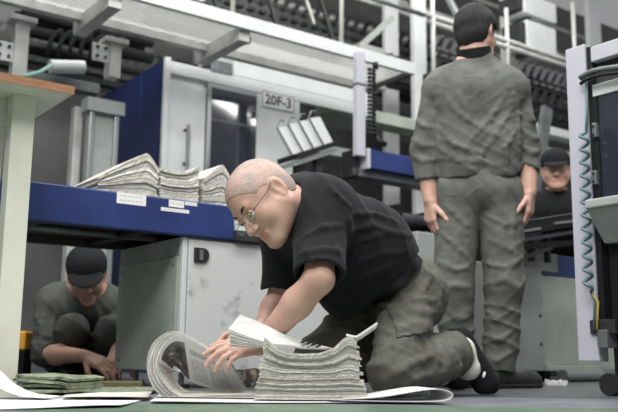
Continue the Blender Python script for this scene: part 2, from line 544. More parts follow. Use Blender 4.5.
# ------------------------------------------------------------------ delivery table of the press (blue beam)
VB = 2.96
uL = UZ(-60, 200, VB)[0]; uR = UZ(318, 230, VB)[0]
zT = UZ(128, 193, VB)[1]; zB = UZ(140, 231, VB)[1]
t = thing('delivery_table', 'long blue delivery table of the press carrying stacked newspapers', 'machine table', W((uL + uR) / 2, VB + 0.3, 0))
MB().box(uL, uR, VB, VB + 0.03, zB, zT).build('front_beam', M_blue, t, bevel=0.006)
MB().box(uL, uR, VB + 0.03, VB + 0.62, zT - 0.03, zT - 0.004).build('table_top', M_navy, t)
MB().box(uL, uR, VB + 0.03, VB + 0.62, zB + 0.03, zT - 0.03).build('underside', M_dark, t)
MB().box(uL, uR, VB + 0.62, VB + 0.65, zB, zT).build('rear_beam', M_dark2, t)
for k in range(4):
    u = uL + 0.35 + k * 0.42
    MB().bar(W(u, VB + 0.03, zB + 0.018), W(u, VB + 0.6, zB + 0.018), 0.05, 0.022).build('cross_rail', M_dark, t)
MB().tube([W(uL, VB + 0.3, zB + 0.018), W(uR - 0.5, VB + 0.3, zB + 0.018)], 0.014).build('conveyor_rod', M_mid, t, smooth=True)
for ul_ in (uL + 0.1,):
    MB().box(ul_, ul_ + 0.06, VB + 0.4, VB + 0.46, 0, zB + 0.03).build('leg', M_dark2, t)
def sticker(px0, py0, px1, py1, v, name='label_plate', parent=None, rows=2):
    u0, z1 = UZ(px0, py0, v); _, z0 = UZ(px0, py1, v); u1, _ = UZ(px1, (py0 + py1) / 2, v)
    s = MB().box(u0, u1, v - 0.0015, v + 0.0005, z0, z1).build(name, M_sticker, parent)
    m = MB()
    w = u1 - u0; h = z1 - z0
    for r in range(rows):
        n = 6
        for i in range(n):
            a = u0 + w * (0.1 + 0.8 * i / n)
            zz = z1 - h * (r + 0.7) / (rows + 0.4)
            m.box(a, a + w * 0.8 / n * 0.6, v - 0.0022, v - 0.0015, zz, zz + h * 0.06)
    m.build('print', M_panel, s)
sticker(117, 192, 146, 203, VB, parent=t)
sticker(169, 199.5, 184, 206.5, VB, parent=t, rows=1)
sticker(185, 201.5, 197, 205, VB, parent=t, rows=1)
sticker(161, 207, 189, 210.5, VB, parent=t, rows=1)
# pale guide block on the table edge beside the kneeling man's glasses
mb = MB(); face(mb, 236, 213, 252, 230, VB - 0.012, 0.012)
o = mb.build('edge_plate', M_white, t)
mb = MB(); face(mb, 236, 231, 262, 240, VB - 0.012, 0.012); mb.build('edge_bracket', M_dark2, t)

# ------------------------------------------------------------------ pale cabinet under the table
VC = VB + 0.02
uC, zCt = UZ(183, 240, VC); zCt = zB - 0.001
uCR = UZ(345, 300, VC)[0]
vCB = VZ(117, 310, uC)[0]
zC0 = UZ(184, 372.5, VC)[1]
cab = thing('machine_cabinet', 'scuffed pale steel cabinet under the blue table, with a black latch', 'cabinet', W((uC + uCR) / 2, (VC + vCB) / 2, 0))
MB().box(uC + 0.004, uCR, VC + 0.004, vCB, zC0, zCt).build('body', M_panel, cab)
MB().box(uC, uC + 0.022, VC - 0.002, VC + 0.03, zC0, zCt).build('corner_post', M_white, cab, bevel=0.004)
MB().box(uC + 0.026, uCR - 0.01, VC - 0.004, VC + 0.006, zC0 + 0.008, zCt - 0.008).build('front_door', M_scuffed, cab, bevel=0.003)
MB().box(uC - 0.004, uC + 0.005, VC + 0.034, vCB - 0.01, zC0 + 0.004, zCt - 0.075).build('side_panel', M_green, cab, bevel=0.003)
for (a, b) in ((0.06, 0.03), (0.06, 0.97), (0.93, 0.03), (0.93, 0.97)):
    vv = VC + 0.034 + (vCB - VC - 0.05) * a; zz = zC0 + 0.03 + (zCt - 0.075 - zC0 - 0.05) * b
    MB().tube([W(uC - 0.004, vv, zz), W(uC - 0.008, vv, zz)], 0.007).build('screw', M_mid, cab)
# latch
u0, z1 = UZ(193.5, 247.5, VC); u1, z0 = UZ(208, 262.5, VC); u1 = UZ(208, 255, VC)[0]; z0 = UZ(193.5, 262, VC)[1]
pts = []
zc = (z0 + z1) / 2; hh = (z1 - z0) / 2; uc = u1 - hh * 0.9
prof = [(u0, z0), (uc, z0)] + [(uc + math.cos(a) * (u1 - uc), zc + math.sin(a) * hh) for a in np.linspace(-PI / 2, PI / 2, 10)[1:-1]] + [(uc, z1), (u0, z1)]
def prism(prof, v0, v1):
    m = MB(); n = len(prof)
    m.v = [W(u, v0, z) for u, z in prof] + [W(u, v1, z) for u, z in prof]
    m.f = [list(range(n))[::1], [n + i for i in range(n)][::-1]] + [[i, n + i, n + (i + 1) % n, (i + 1) % n] for i in range(n)]
    m.f = [f[::-1] for f in m.f]
    return m
lt = prism(prof, VC - 0.014, VC - 0.003).build('latch', M_rubber, cab, bevel=0.002)
MB().box(u0 + (u1 - u0) * 0.3, u0 + (u1 - u0) * 0.52, VC - 0.02, VC - 0.013, z0 + 0.008, z1 - 0.008).build('latch_lever', M_mid, lt)
for (u, v) in ((uC + 0.05, vCB - 0.12), (uC + 0.04, VC + 0.05), (uCR - 0.1, VC + 0.05), (uCR - 0.1, vCB - 0.1)):
    f = MB().tube([W(u, v, 0.0), W(u, v, 0.014)], 0.036, 16).build('leveling_foot', M_dark, cab)
    MB().tube([W(u, v, 0.014), W(u, v, zC0)], 0.011, 10).build('stem', M_mid, f)

# ------------------------------------------------------------------ worktable at the left edge
c = PZ(73.5, 87, 0.95)
uW, vW = c.dot(MU), c.dot(MV)
wt = thing('work_table', 'pale celadon worktable with brown edge band at the left edge', 'table', W(uW - 0.6, vW + 0.3, 0))
MB().box(uW - 1.2, uW, vW, vW + 0.38, 0.926, 0.95).build('table_top', M_greenw, wt)
MB().box(uW - 1.2, uW + 0.003, vW - 0.004, vW, 0.925, 0.951).build('edge_band', M_wood, wt)
MB().box(uW, uW + 0.003, vW, vW + 0.38, 0.925, 0.951).build('edge_band', M_wood, wt)
uLg = UZ(19.5, 150, vW + 0.12)[0]
MB().box(uLg - 1.0, uLg + 0.03, vW + 0.17, vW + 0.2, 0.845, 0.926).build('apron', M_greenw, wt)
MB().box(uLg - 0.035, uLg + 0.035, vW + 0.10, vW + 0.16, 0.0, 0.926).build('leg', M_greenw, wt, bevel=0.003)
MB().box(uLg - 0.06, uLg - 0.0, vW + 0.3, vW + 0.35, 0.0, 0.926).build('leg', M_greenw, wt, bevel=0.003)
MB().box(uLg - 0.95, uLg - 0.89, vW + 0.10, vW + 0.16, 0.0, 0.926).build('leg', M_greenw, wt, bevel=0.003)
# small grey box on the floor behind the leg
mb = MB(); u0, z1 = UZ(9, 322, vW + 0.3); u1 = UZ(19, 340, vW + 0.3)[0]
mb.box(u0, u1, vW + 0.3, vW + 0.42, 0.0, z1)
single('switch_box', mb, M_panel, 'slim grey box standing on the floor behind the worktable leg', 'box', bevel=0.003)

# ------------------------------------------------------------------ press unit: white housing with blue end
VM = 5.15
uM, zMt = UZ(168, 60, VM)
uMR = UZ(299, 180, VM)[0]; uMR2 = UZ(372, 100, VM)[0]
zHead = UZ(255, 118, VM)[1]
pu = thing('press_unit', 'white press housing with navy end panel and dark glazed door', 'printing press', W((uM + uMR) / 2, VM + 0.6, 0))
MB().box(uM + 0.02, uMR, VM + 0.03, VM + 1.25, 0.0, zMt).build('housing', M_white, pu)
MB().box(uM, uM + 0.02, VM, VM + 1.3, 0.0, zMt + 0.02).build('end_panel', M_navy, pu)
MB().box(uM - 0.004, uM, VM + 0.42, VM + 0.43, 0.0, zMt).build('panel_seam', M_blue, pu)
MB().box(uM - 0.02, uM + 0.02, VM - 0.012, VM + 0.03, 0, zMt + 0.02).build('corner_trim', M_white, pu, bevel=0.006)
def facez(px0, py0, px1, py1, v):
    u0, z1 = UZ(px0, py0, v); _, z0 = UZ(px0, py1, v); u1, _ = UZ(px1, (py0 + py1) / 2, v)
    return u0, u1, z0, z1
uD0, zD1 = UZ(209, 87, VM); uD1 = UZ(255, 130, VM)[0]
MB().box(uM + 0.02, uD0 - 0.02, VM, VM + 0.03, 0.05, zD1 - 0.02).build('front_panel', M_white, pu, bevel=0.004)
MB().box(UZ(234, 70, VM)[0], uMR2, VM, VM + 0.3, zMt + 0.001, 2.42).build('upper_housing', M_white, pu, bevel=0.004)
MB().box(uM + 0.02, uMR2, VM, VM + 0.03, zD1 + 0.04, zMt).build('header_panel', M_white, pu, bevel=0.004)
MB().box(uD1 + 0.012, uMR, VM, VM + 0.03, 0.05, zD1 + 0.035).build('front_panel', M_white, pu, bevel=0.004)
dr = MB().box(uD0 - 0.012, uD1 + 0.008, VM - 0.008, VM + 0.03, 0.05, zD1 + 0.03).build('door', M_steel, pu, bevel=0.004)
MB().box(uD0 + 0.02, uD1 - 0.0, VM - 0.012, VM - 0.004, UZ(209, 205, VM)[1], zD1).build('door_glass', M_glass, dr)
zr = UZ(209, 120, VM)[1]
MB().box(uD0 + 0.02, uD1, VM - 0.016, VM - 0.011, zr, zr + 0.012).build('glazing_bar', M_mid, dr)
u0, u1, z0, z1 = facez(183, 126, 187.5, 168, VM)
h_ = MB().tube([W(u0 + 0.015, VM - 0.05, z0), W(u0 + 0.015, VM - 0.05, z1)], 0.012, 10).build('handle', M_mid, pu, smooth=False)
for zz in (z0 + 0.03, z1 - 0.03):
    MB().tube([W(u0 + 0.015, VM - 0.05, zz), W(u0 + 0.015, VM, zz)], 0.01, 8).build('mount', M_dark2, h_)
# dark vent above the door
u0, u1, z0, z1 = facez(211, 59, 232, 71, VM)
MB().box(u0, u1, VM - 0.006, VM + 0.001, z0, z1).build('vent_plate', M_mid, pu)
# number sign 20F-3
u0, u1, z0, z1 = facez(262, 90.5, 293.5, 106.5, VM)
sg = thing('number_sign', 'white number plate reading 20F-3 on the press housing', 'sign', W((u0 + u1) / 2, VM - 0.004, z0))
MB().box(u0, u1, VM - 0.006, VM - 0.001, z0, z1).build('plate', M_sticker, sg)
m = MB(); e = 0.006
for a in ((u0, u1, z0, z0 + e), (u0, u1, z1 - e, z1), (u0, u0 + e, z0, z1), (u1 - e, u1, z0, z1)):
    m.box(a[0], a[1], VM - 0.0075, VM - 0.006, a[2], a[3])
m.build('border', M_mid, sg)
cu = bpy.data.curves.new('lettering', 'FONT')
cu.body = '20F-3'; cu.size = (z1 - z0) * 0.86; cu.align_x = 'CENTER'; cu.align_y = 'CENTER'; cu.extrude = 0.001; cu.offset = 0.0015
_tmp = bpy.data.objects.new('lettering_curve', cu); COL.objects.link(_tmp); bpy.context.view_layer.update()
to = bpy.data.objects.new('lettering', bpy.data.meshes.new_from_object(_tmp.evaluated_get(bpy.context.evaluated_depsgraph_get()))); COL.objects.link(to)
bpy.data.objects.remove(_tmp); to.data.materials.clear(); to.data.materials.append(M_ink)
to.parent = sg
to.matrix_local = Matrix.Translation(W((u0 + u1) / 2, VM - 0.0085, (z0 + z1) / 2) - wloc(sg)) @ Matrix((MU, Vector((0, 0, 1)), -MV)).transposed().to_4x4()

# ------------------------------------------------------------------ walkway
zK = 2.2
pN = PZ(300, 43, zK - 0.03); vN = pN.dot(MV)
vF = PZ(300, 75, zK - 0.05).dot(MV)
uK0 = UZ(-160, 0, vN)[0]; uK1 = UZ(416, 80, vN)[0]
wk = thing('walkway', 'overhead walkway deck with perforated underside above the press', 'walkway', W((uK0 + uK1) / 2, (vN + vF) / 2, zK - 0.1))
dk = MB(); dk.v = [W(uK0, vN + 0.03, zK), W(uK1, vN + 0.03, zK), W(uK1, vF, zK), W(uK0, vF, zK)]; dk.f = [[0, 1, 2, 3]]; dk.build('deck', M_perf, wk)
MB().box(uK0, uK1, vN, vN + 0.035, zK - 0.03, zK + 0.055).build('edge_beam', M_white, wk)
MB().box(uK0, uK1, vF - 0.03, vF + 0.03, zK - 0.05, zK + 0.02).build('edge_beam', M_galv, wk)
MB().box(uK1 - 0.03, uK1, vN + 0.03, vF, zK - 0.03, zK + 0.02).build('end_beam', M_dark2, wk)
for px in (118, 248):
    u = UZ(px, 10 if px < 200 else 36, vN)[0]
    b_ = MB().box(u - 0.04, u + 0.04, vN + 0.04, vF + 0.12, zK - 0.10, zK - 0.001).build('cross_beam', M_galv, wk, bevel=0.004)
    if px > 200:
        MB().tube([W(u + 0.035, vN + 0.1, zK - 0.06), W(u + 0.07, vN + 0.1, zK - 0.06)], 0.028, 12).build('hook', M_dark, b_)
hr = thing('handrail', 'thin cream handrail posts and rails along the overhead walkway', 'handrail', W((uK0 + uK1) / 2, vN, zK + 0.05))
for px, py in ((234, 19), (343, 49), (120, -12)):
    u = UZ(px, py, vN)[0]
    MB().tube([W(u, vN + 0.018, zK + 0.056), W(u, vN + 0.018, zK + 1.05)], 0.016, 10).build('post', M_greenw, hr, smooth=True)
for dz in (1.05, 0.55):
    MB().tube([W(uK0, vN + 0.018, zK + dz), W(uK1 - 0.3, vN + 0.018, zK + dz)], 0.016, 10).build('rail', M_greenw, hr, smooth=True)
# steel posts hanging from the walkway, with bolted plates
def hang_post(px0, px1, pyb, label, v=vF + 0.13):
    u0, zb = UZ(px0, pyb, v); u1 = UZ(px1, pyb - 20, v)[0]
    r = thing('support_post', label, 'post', W((u0 + u1) / 2, v + 0.05, zb), 'steel posts hanging under the walkway')
    MB().box(u0, u1, v + 0.0, v + 0.09, zb, zK - 0.085).build('post', M_galv, r, bevel=0.003)
    MB().box(u0 - 0.04, u1 + 0.04, v - 0.02, v + 0.11, zK - 0.085, zK - 0.051).build('head_plate', M_galv, r, bevel=0.003)
    pl = MB().box(u0 - 0.115, u0 - 0.002, v + 0.01, v + 0.02, zb + 0.09, zb + 0.21).build('bolted_plate', M_white, r, bevel=0.002)
    for du in (-0.115, -0.06):
        for dz in (0.12, 0.18):
            MB().tube([W(u0 + du + 0.03, v - 0.008, zb + dz), W(u0 + du + 0.03, v + 0.012, zb + dz)], 0.01, 8).build('bolt', M_dark2, pl)
    return r
hang_post(12.5, 28, 76, 'galvanised post under the walkway, above the worktable')
hang_post(109, 121.5, 76, 'galvanised post under the walkway, beside the navy panel')
# ------------------------------------------------------------------ grey frames behind the table at left
def colm(px0, px1, pyt, v, m, label, name='steel_column', cat='column', th=0.08):
    u0, zt = UZ(px0, pyt, v); u1 = UZ(px1, pyt, v)[0]
    mb = MB(); mb.box(u0, u1, v, v + th, 0, zt)
    return single(name, mb, m, label, cat, bevel=0.004)
colm(75.5, 83.5, 106, 5.35, M_galv, 'slim grey column behind the blue table, farther from the navy panel')
uf0, zf = UZ(89, 112, 5.25); uf1 = UZ(118, 112, 5.25)[0]
fr = thing('frame_panel', 'grey framed guard panel between slim column and navy end', 'guard panel', W((uf0 + uf1) / 2, 5.27, 0))
MB().box(uf0, uf1, 5.25, 5.29, 0, zf).build('sheet', M_panel, fr)
for u in (uf0, uf1 - 0.03):
    MB().box(u, u + 0.03, 5.22, 5.3, 0, zf + 0.02).build('stile', M_steel, fr, bevel=0.003)
MB().box(uf0 - 0.03, uf1 + 0.03, 5.2, 5.32, zf, UZ(89, 96, 5.2)[1]).build('head_box', M_panel, fr, bevel=0.004)
# cable bundle and hooks, upper left
cbv = 6.0
zc0 = UZ(60, 52, cbv)[1]
for k in range(7):
    du = 0.0; r = 0.028 + 0.01 * (k % 3)
    vv = cbv + 0.16 * (k % 2); zz = zc0 + 0.115 * (k // 2) + 0.03 * (k % 2)
    pts = [W(UZ(20, 40, cbv)[0] + (uM - UZ(20, 40, cbv)[0]) * s * 1.35, vv, zz + 0.006 * math.sin(7 * s + 2 * k)) for s in np.linspace(0, 1.0, 14)]
    mb = MB(); mb.tube(pts, r, 8)
    single('cable', mb, M_cable if k % 3 else M_dark, 'thick dark cable in the bundle under the walkway at upper left', 'cable', 'dark cables under the walkway', smooth=True)
for k in range(7):
    u, z = UZ(46 + 10.5 * k, 37 - 1.0 * k + 2.2 * k, cbv - 0.05)
    mb = MB()
    mb.tube([W(u, cbv - 0.10, z - 0.16), W(u + 0.02, cbv - 0.10, z - 0.03), W(u + 0.06, cbv - 0.10, z + 0.03), W(u + 0.1, cbv - 0.10, z + 0.06)], 0.018, 8)
    single('cable_hook', mb, M_cable, 'curved black cable hook above the dark cable bundle', 'hook', 'black cable hooks', smooth=True)
mb = MB(); a = UZ(50, 66.5, 5.3); b = UZ(84, 64.5, 5.3)
mb.tube([W(a[0], 5.3, a[1]), W(b[0], 5.3, b[1] - 0.02)], 0.045, 14)
single('actuator_cylinder', mb, M_white, 'short white cylinder below the dark cables at upper left', 'cylinder', smooth=False)
mb = MB(); a = UZ(24, 76, 5.0); b = UZ(40, 72, 5.0); c2 = UZ(52, 65, 5.0)
mb.tube([W(a[0], 5.0, a[1]), W(b[0], 5.0, b[1]), W(c2[0], 5.0, c2[1])], 0.012, 8)
single('hose', mb, M_mint, 'thin mint green hose beside the short white cylinder', 'hose', smooth=True)
mb = MB(); a = UZ(74, 85, 5.3); mb.box(UZ(20, 80, 5.4)[0], UZ(100, 80, 5.4)[0], 5.4, 5.5, UZ(60, 86, 5.4)[1], UZ(60, 76, 5.4)[1])
single('cable_duct', mb, M_mid, 'grey horizontal cable duct under the dark cable bundle', 'duct')

# ------------------------------------------------------------------ middle: hanging post, spiral cable, blue box, feeder
VP = vN - 0.056
u0, zt = UZ(357.5, 63, VP); u1 = UZ(365.5, 63, VP)[0]; zb = UZ(357.5, 152, VP)[1]
hp = thing('drop_post', 'slim white post dropping from the walkway edge to the blue box', 'post', W((u0 + u1) / 2, VP + 0.02, zb - 0.02))
MB().box(u0, u1, VP, VP + 0.05, zb - 0.02, zK - 0.0).build('post', M_lav, hp, bevel=0.004)
MB().box(u0 - 0.004, u1 + 0.004, VP - 0.004, VP + 0.054, zK - 0.24, zK - 0.225).build('clamp', M_mid, hp)
def spiral(px, pyt, pyb, v, r, wr, turns, m, label, v_tail=True):
    u, zt_ = UZ(px, pyt, v); zb_ = UZ(px, pyb, v)[1]
    n = int(turns * 14)
    pts = [W(u + r * math.cos(2 * PI * turns * i / n), v + r * math.sin(2 * PI * turns * i / n), zt_ + (zb_ - zt_) * i / n) for i in range(n + 1)]
    mb = MB(); mb.tube(pts, wr, 6)
    return mb
mb = spiral(371.5, 68, 135, VP - 0.01, 0.022, 0.011, 17, M_dark, '')
a = UZ(372.5, 135, VP)
mb.tube([W(a[0] + 0.03, VP, a[1]), W(a[0] + 0.045, VP - 0.01, a[1] - 0.04), W(a[0] + 0.1, VP - 0.03, a[1] - 0.06)], 0.02, 8)
mb.tube([W(a[0] + 0.03, VP, UZ(370.5, 68, VP)[1]), W(a[0] + 0.02, VP - 0.01, zK - 0.05)], 0.02, 8)
single('spiral_cable', mb, M_dark, 'black spiral cable beside the slim white drop post', 'cable', smooth=True)
VX = VP
u0, z1 = UZ(371, 149, VX); z0 = UZ(371, 168, VX)[1]; u1 = UZ(450, 168, VX)[0]
bx = thing('blue_machine_box', 'blue machine beam with pale end cap left of standing worker', 'machine box', W((u0 + u1) / 2, VX + 0.1, z0))
MB().box(u0, u1, VX, VX + 0.22, z0, z1).build('body', M_blue, bx, bevel=0.005)
MB().box(u0 - 0.03, u0, VX, VX + 0.22, z0 - 0.005, z1 + 0.005).build('end_cap', M_lav, bx, bevel=0.006)
MB().box(u0 - 0.1, u0 - 0.05, VX + 0.06, VX + 0.2, z0 - 0.06, z1 + 0.0).build('motor', M_dark, bx, bevel=0.006)
MB().box(u0 - 0.1, u1, VX + 0.06, VX + 0.2, z0 - 0.05, z0).build('rail', M_mid, bx)
# sheet feeder with pale fins
VE = 4.5
u0, zt = UZ(287, 150, VE); u1, zt2 = UZ(330, 152, VE)
fd = thing('feed_tray', 'slanted feed tray with four pale fins behind the kneeling man', 'feeder', W((u0 + u1) / 2, VE + 0.1, zt - 0.2))
A_, B_ = W(u0, VE, UZ(291, 160, VE)[1]), W(u1, VE, UZ(334, 146, VE)[1])
MB().bar(A_, B_, 0.22, 0.035).build('tray', M_dark, fd)
MB().bar(A_ + Vector((0, 0, -0.045)), B_ + Vector((0, 0, -0.045)), 0.16, 0.03).build('rail', M_steel, fd)
for i in range(4):
    s = 0.08 + 0.24 * i
    p = A_.lerp(B_, s) + Vector((0, 0, 0.02))
    q = p + W(-0.125, -0.0, 0.165)
    du = MU * 0.105
    mm = MB()
    n_ = MV * 0.004
    mm.quadbox([p - n_, p + du - n_ + Vector((0, 0, 0.02)), p + du + n_ + Vector((0, 0, 0.02)), p + n_, q - n_, q + du - n_ + Vector((0, 0, 0.03)), q + du + n_ + Vector((0, 0, 0.03)), q + n_])
    f_ = mm.build('fin', M_white, fd)
    MB().tube([p - MV * 0.02, q - MV * 0.02, q - MV * 0.02 + W(0.02, 0, 0.05), q - MV * 0.02 + W(0.055, 0, 0.055)], 0.006, 6).build('wire', M_mid, f_)
for s in (0.25, 0.7):
    p = A_.lerp(B_, s); MB().bar(p + Vector((0, 0, -0.05)), p + Vector((0, 0, -0.22)), 0.05, 0.05, MU).build('leg', M_dark2, fd)
# lower dark machinery between housing and standing worker
def ubeam(px0, py0, px1, v, d, h, m, name, label, cat, group=None, bevel=0.004):
    u0, z1 = UZ(px0, py0, v); u1 = UZ(px1, py0, v)[0]
    mb = MB(); mb.box(u0, u1, v, v + d, z1 - h, z1)
    return single(name, mb, m, label, cat, group, bevel=bevel)
VL = 4.42
u0, zt = UZ(300, 178, VL); u1 = UZ(450, 178, VL)[0]
pm = thing('roller_unit', 'dark roller unit of the press behind the kneeling man', 'press unit', W((u0 + u1) / 2, VL + 0.3, 0))
MB().box(u0, u1, VL + 0.42, VL + 0.5, 0.1, 1.22).build('back_plate', M_dark2, pm)
for i, z in enumerate((0.45, 0.62, 0.8, 0.98, 1.12)):
    MB().tube([W(u0, VL + 0.2 + 0.06 * (i % 2), z), W(u1, VL + 0.2 + 0.06 * (i % 2), z)], 0.05 + 0.015 * (i % 2), 16).build('roller', (M_dark, M_mid, M_dark2)[i % 3], pm, smooth=True)
for k in range(4):
    u = u0 + (u1 - u0) * (0.05 + 0.3 * k)
    MB().box(u, u + 0.05, VL + 0.05, VL + 0.42, 0.0, 1.2).build('side_frame', M_dark, pm, bevel=0.004)
for k in range(9):
    u = u0 + (u1 - u0) * (0.08 + 0.095 * k)
    MB().box(u, u + 0.05, VL + 0.0, VL + 0.08, 0.72 + 0.1 * (k % 3), 0.76 + 0.12 * (k % 3)).build('clip', (M_sticker, M_steel, M_dark2)[k % 3], pm)
u0, z1 = UZ(417, 231, 3.6); u1 = UZ(440, 231, 3.6)[0]
mb = MB(); mb.box(u0, u1 + 0.25, 3.6, 4.0, 0.06, z1)
single('grey_cabinet', mb, M_panel, 'plain grey cabinet just behind the kneeling man hips', 'cabinet', bevel=0.006)

# ------------------------------------------------------------------ press line at right: panels, feet, blue back, delivery shelf
VR = 2.98
u0, zt = UZ(478, 258, VR); u1 = UZ(543, 300, VR)[0]; zb = UZ(543, 371, VR)[1]
rp = thing('base_cabinet', 'grey press base cabinet behind the standing worker legs', 'cabinet', W((u0 + u1) / 2, VR + 0.3, 0))
MB().box(u0 - 0.05, u1, VR, VR + 0.3, zb, UZ(543, 268, VR)[1]).build('body', M_panel, rp, bevel=0.005)
for s in (0.0, 0.33, 0.66, 1.0):
    p = (u0 + 0.08) * (1 - s) + (u1 - 0.06) * s
    f = MB().tube([W(p, VR + 0.06, 0), W(p, VR + 0.06, 0.015)], 0.04, 14).build('leveling_foot', M_dark, rp)
    MB().tube([W(p, VR + 0.06, 0.015), W(p, VR + 0.06, zb)], 0.014, 8).build('stem', M_mid, f)
for z in (0.35, 0.2):
    MB().tube([W(u1 - 0.03, VR, z), W(u1 - 0.03, VR - 0.006, z)], 0.008, 8).build('screw', M_dark2, rp)
u2 = UZ(640, 320, VR)[0]
rq = thing('side_cabinet', 'pale green grey press cabinet left of the white guard post', 'cabinet', W((u1 + u2) / 2, VR + 0.35, 0))
MB().box(u1 + 0.01, u2, VR + 0.03, VR + 0.3, zb + 0.03, UZ(545, 275, VR)[1]).build('body', M_green, rq, bevel=0.005)
MB().box(u1 + 0.01, u2, VR + 0.0, VR + 0.3, zb - 0.0, zb + 0.03).build('plinth', M_green, rq, bevel=0.004)
for s in (0.1, 0.5, 0.9):
    p = u1 * (1 - s) + u2 * s
    MB().tube([W(p, VR + 0.08, 0), W(p, VR + 0.08, zb)], 0.03, 14).build('leveling_foot', M_dark, rq)
MB().box(u1 + 0.02, u2, VR + 0.2, VR + 0.28, UZ(545, 275, VR)[1], UZ(545, 247, VR)[1]).build('blue_back', M_blue, rq, bevel=0.004)
ub, zt_ = UZ(530, 246, VR + 0.02); ub1 = UZ(563, 250, VR + 0.02)[0]
MB().box(ub, ub1, VR + 0.06, VR + 0.18, UZ(530, 267.9, VR)[1], UZ(530, 249, VR)[1]).build('junction_box', M_panel, rp, bevel=0.004)
# pipes lying under the cabinets
mb = MB(); a = GP(560, 381); 
mb.tube([W(UZ(563, 376, VR - 0.02)[0], VR - 0.02, 0.035), W(UZ(600, 376, VR - 0.02)[0], VR - 0.02, 0.035)], 0.033, 14)
single('floor_pipe', mb, M_steel, 'short steel pipe on the floor under the green grey cabinet', 'pipe', smooth=False)
for i in range(9):
    p = GP(548 + 4.2 * (i % 5) + 2 * (i // 5), 384.0 + 0.8 * (i % 3))
    mb = MB(); a = RNG.rand() * 3; r_ = 0.012 + 0.008 * RNG.rand()
    q = [p + Vector((math.cos(a + k * 1.57) * r_ * (1 + 0.5 * (k % 2)), math.sin(a + k * 1.57) * r_, 0.001)) for k in range(4)]
    mb.quadbox(q + [x + Vector((0.004, 0.002, 0.012 + 0.012 * RNG.rand())) for x in q])
    single('paper_scrap', mb, M_paperw, 'crumpled paper scrap on the floor under the cabinets', 'scrap', 'paper scraps under the cabinets')
# dark delivery shelf
VS = 2.86
A0 = UZ(522, 232, VS); B0 = UZ(575, 219, VS)
sh = thing('delivery_shelf', 'black slanted delivery shelf in front of the peering worker', 'shelf', W((A0[0] + B0[0]) / 2, VS + 0.2, 0.5))
def slant(px0, py0, px1, py1, th, v, d):
    a = UZ(px0, py0, v); b = UZ(px1, py1, v)
    m = MB()
    m.quadbox([W(a[0], v, a[1] - th), W(b[0], v, b[1] - th), W(b[0], v + d, b[1] - th), W(a[0], v + d, a[1] - th), W(a[0], v, a[1]), W(b[0], v, b[1]), W(b[0], v + d, b[1]), W(a[0], v + d, a[1])])
    return m
slant(521, 221, 600, 209, 0.075, VS, 0.42).build('shelf_board', M_dark, sh, bevel=0.004)
slant(523, 220.5, 600, 208.5, 0.006, VS - 0.006, 0.006).build('edge_strip', M_mid, sh)
slant(555, 222, 600, 217, 0.012, VS - 0.012, 0.012).build('slide_rail', M_steel, sh)
slant(523, 230, 541, 227, 0.012, VS - 0.012, 0.012).build('slide_rail', M_steel, sh)
slant(522, 238, 600, 226, 0.02, VS + 0.05, 0.1).build('lower_rail', M_mid, sh)
slant(526, 243, 572, 240, 0.03, VS + 0.05, 0.1).build('lower_rail', M_dark, sh)
slant(524, 257, 553, 246.5, 0.014, VS - 0.0, 0.05).build('brace', M_dark2, sh)
for px in (533, 549, 590):
    u, z = UZ(px, 236, VS + 0.06); 
    MB().box(u - 0.012, u + 0.012, VS + 0.06, VS + 0.09, UZ(545, 262, VS + 0.06)[1], z).build('leg', M_dark, sh)
# ------------------------------------------------------------------ guarded machine at the right edge (its end face looks left)
pG = P(565, 200, 3.2)
UG = pG.dot(MU)
def gbox(mb, px0, pyt, px1, pyb, du0=0.0, du1=0.05, pyr=None):
    v0, zt = VZ(px0, pyt, UG); _, zb = VZ(px0, pyb, UG); v1, _ = VZ(px1, pyt, UG)
    return mb.box(UG + du0, UG + du1, v0, v1, zb, zt)
gm = thing('guarded_machine', 'press module with lavender frame and dark window at right edge', 'machine', P(640, 380, 3.0) * 1.0)
gm.location.z = 0.0
gbox(MB(), 565, 50, 584.5, 361, 0, 0.06).build('guard_post', M_lav, gm, bevel=0.004)
gbox(MB(), 584.5, 47, 590, 336, 0.01, 0.06).build('gasket_strip', M_dark, gm)
gbox(MB(), 590, 47, 700, 62.5, 0, 0.06).build('header', M_lav, gm, bevel=0.004)
gbox(MB(), 590, 63, 700, 84, 0.03, 0.06).build('dark_band', M_dark2, gm)
gbox(MB(), 591, 85, 700, 97, 0.005, 0.06).build('top_rail', M_white, gm, bevel=0.003)
dw = gbox(MB(), 592, 97.5, 700, 203, 0.012, 0.05).build('window_pane', M_glass, gm)
gbox(MB(), 592, 97.5, 596, 203, 0.004, 0.05).build('stile', M_dark, dw)
for py in (131, 178):
    h_ = gbox(MB(), 593.5, py - 7, 597.5, py + 7, -0.012, 0.01).build('hinge', M_steel, gm, bevel=0.002)
    for dy in (-4, 4):
        v_, z_ = VZ(595.5, py + dy, UG)
        MB().tube([W(UG - 0.012, v_, z_), W(UG - 0.016, v_, z_)], 0.005, 8).build('screw', M_dark2, h_)
gbox(MB(), 601, 203, 700, 212, -0.10, 0.05).build('tray_lip', M_panel, gm, bevel=0.006)
m = MB()
v0, zt = VZ(603, 212, UG); v1 = VZ(700, 212, UG)[0]; zb = VZ(606, 243, UG)[1]
m.quadbox([W(UG + 0.0, v0, zb), W(UG + 0.0, v1, zb), W(UG + 0.05, v1, zb), W(UG + 0.05, v0, zb), W(UG - 0.09, v0 + 0.005, zt), W(UG - 0.09, v1, zt), W(UG + 0.05, v1, zt), W(UG + 0.05, v0 + 0.005, zt)])
m.build('tray_body', M_panel, gm)
gbox(MB(), 600, 204, 700, 376, 0.04, 0.4).build('lower_body', M_dark, gm)
gbox(MB(), 590, 50, 700, 200, 0.06, 0.45).build('rear_body', M_dark2, gm)
gbox(MB(), 591, 320, 616, 334, -0.01, 0.05).build('bracket', M_dark2, gm, bevel=0.003)
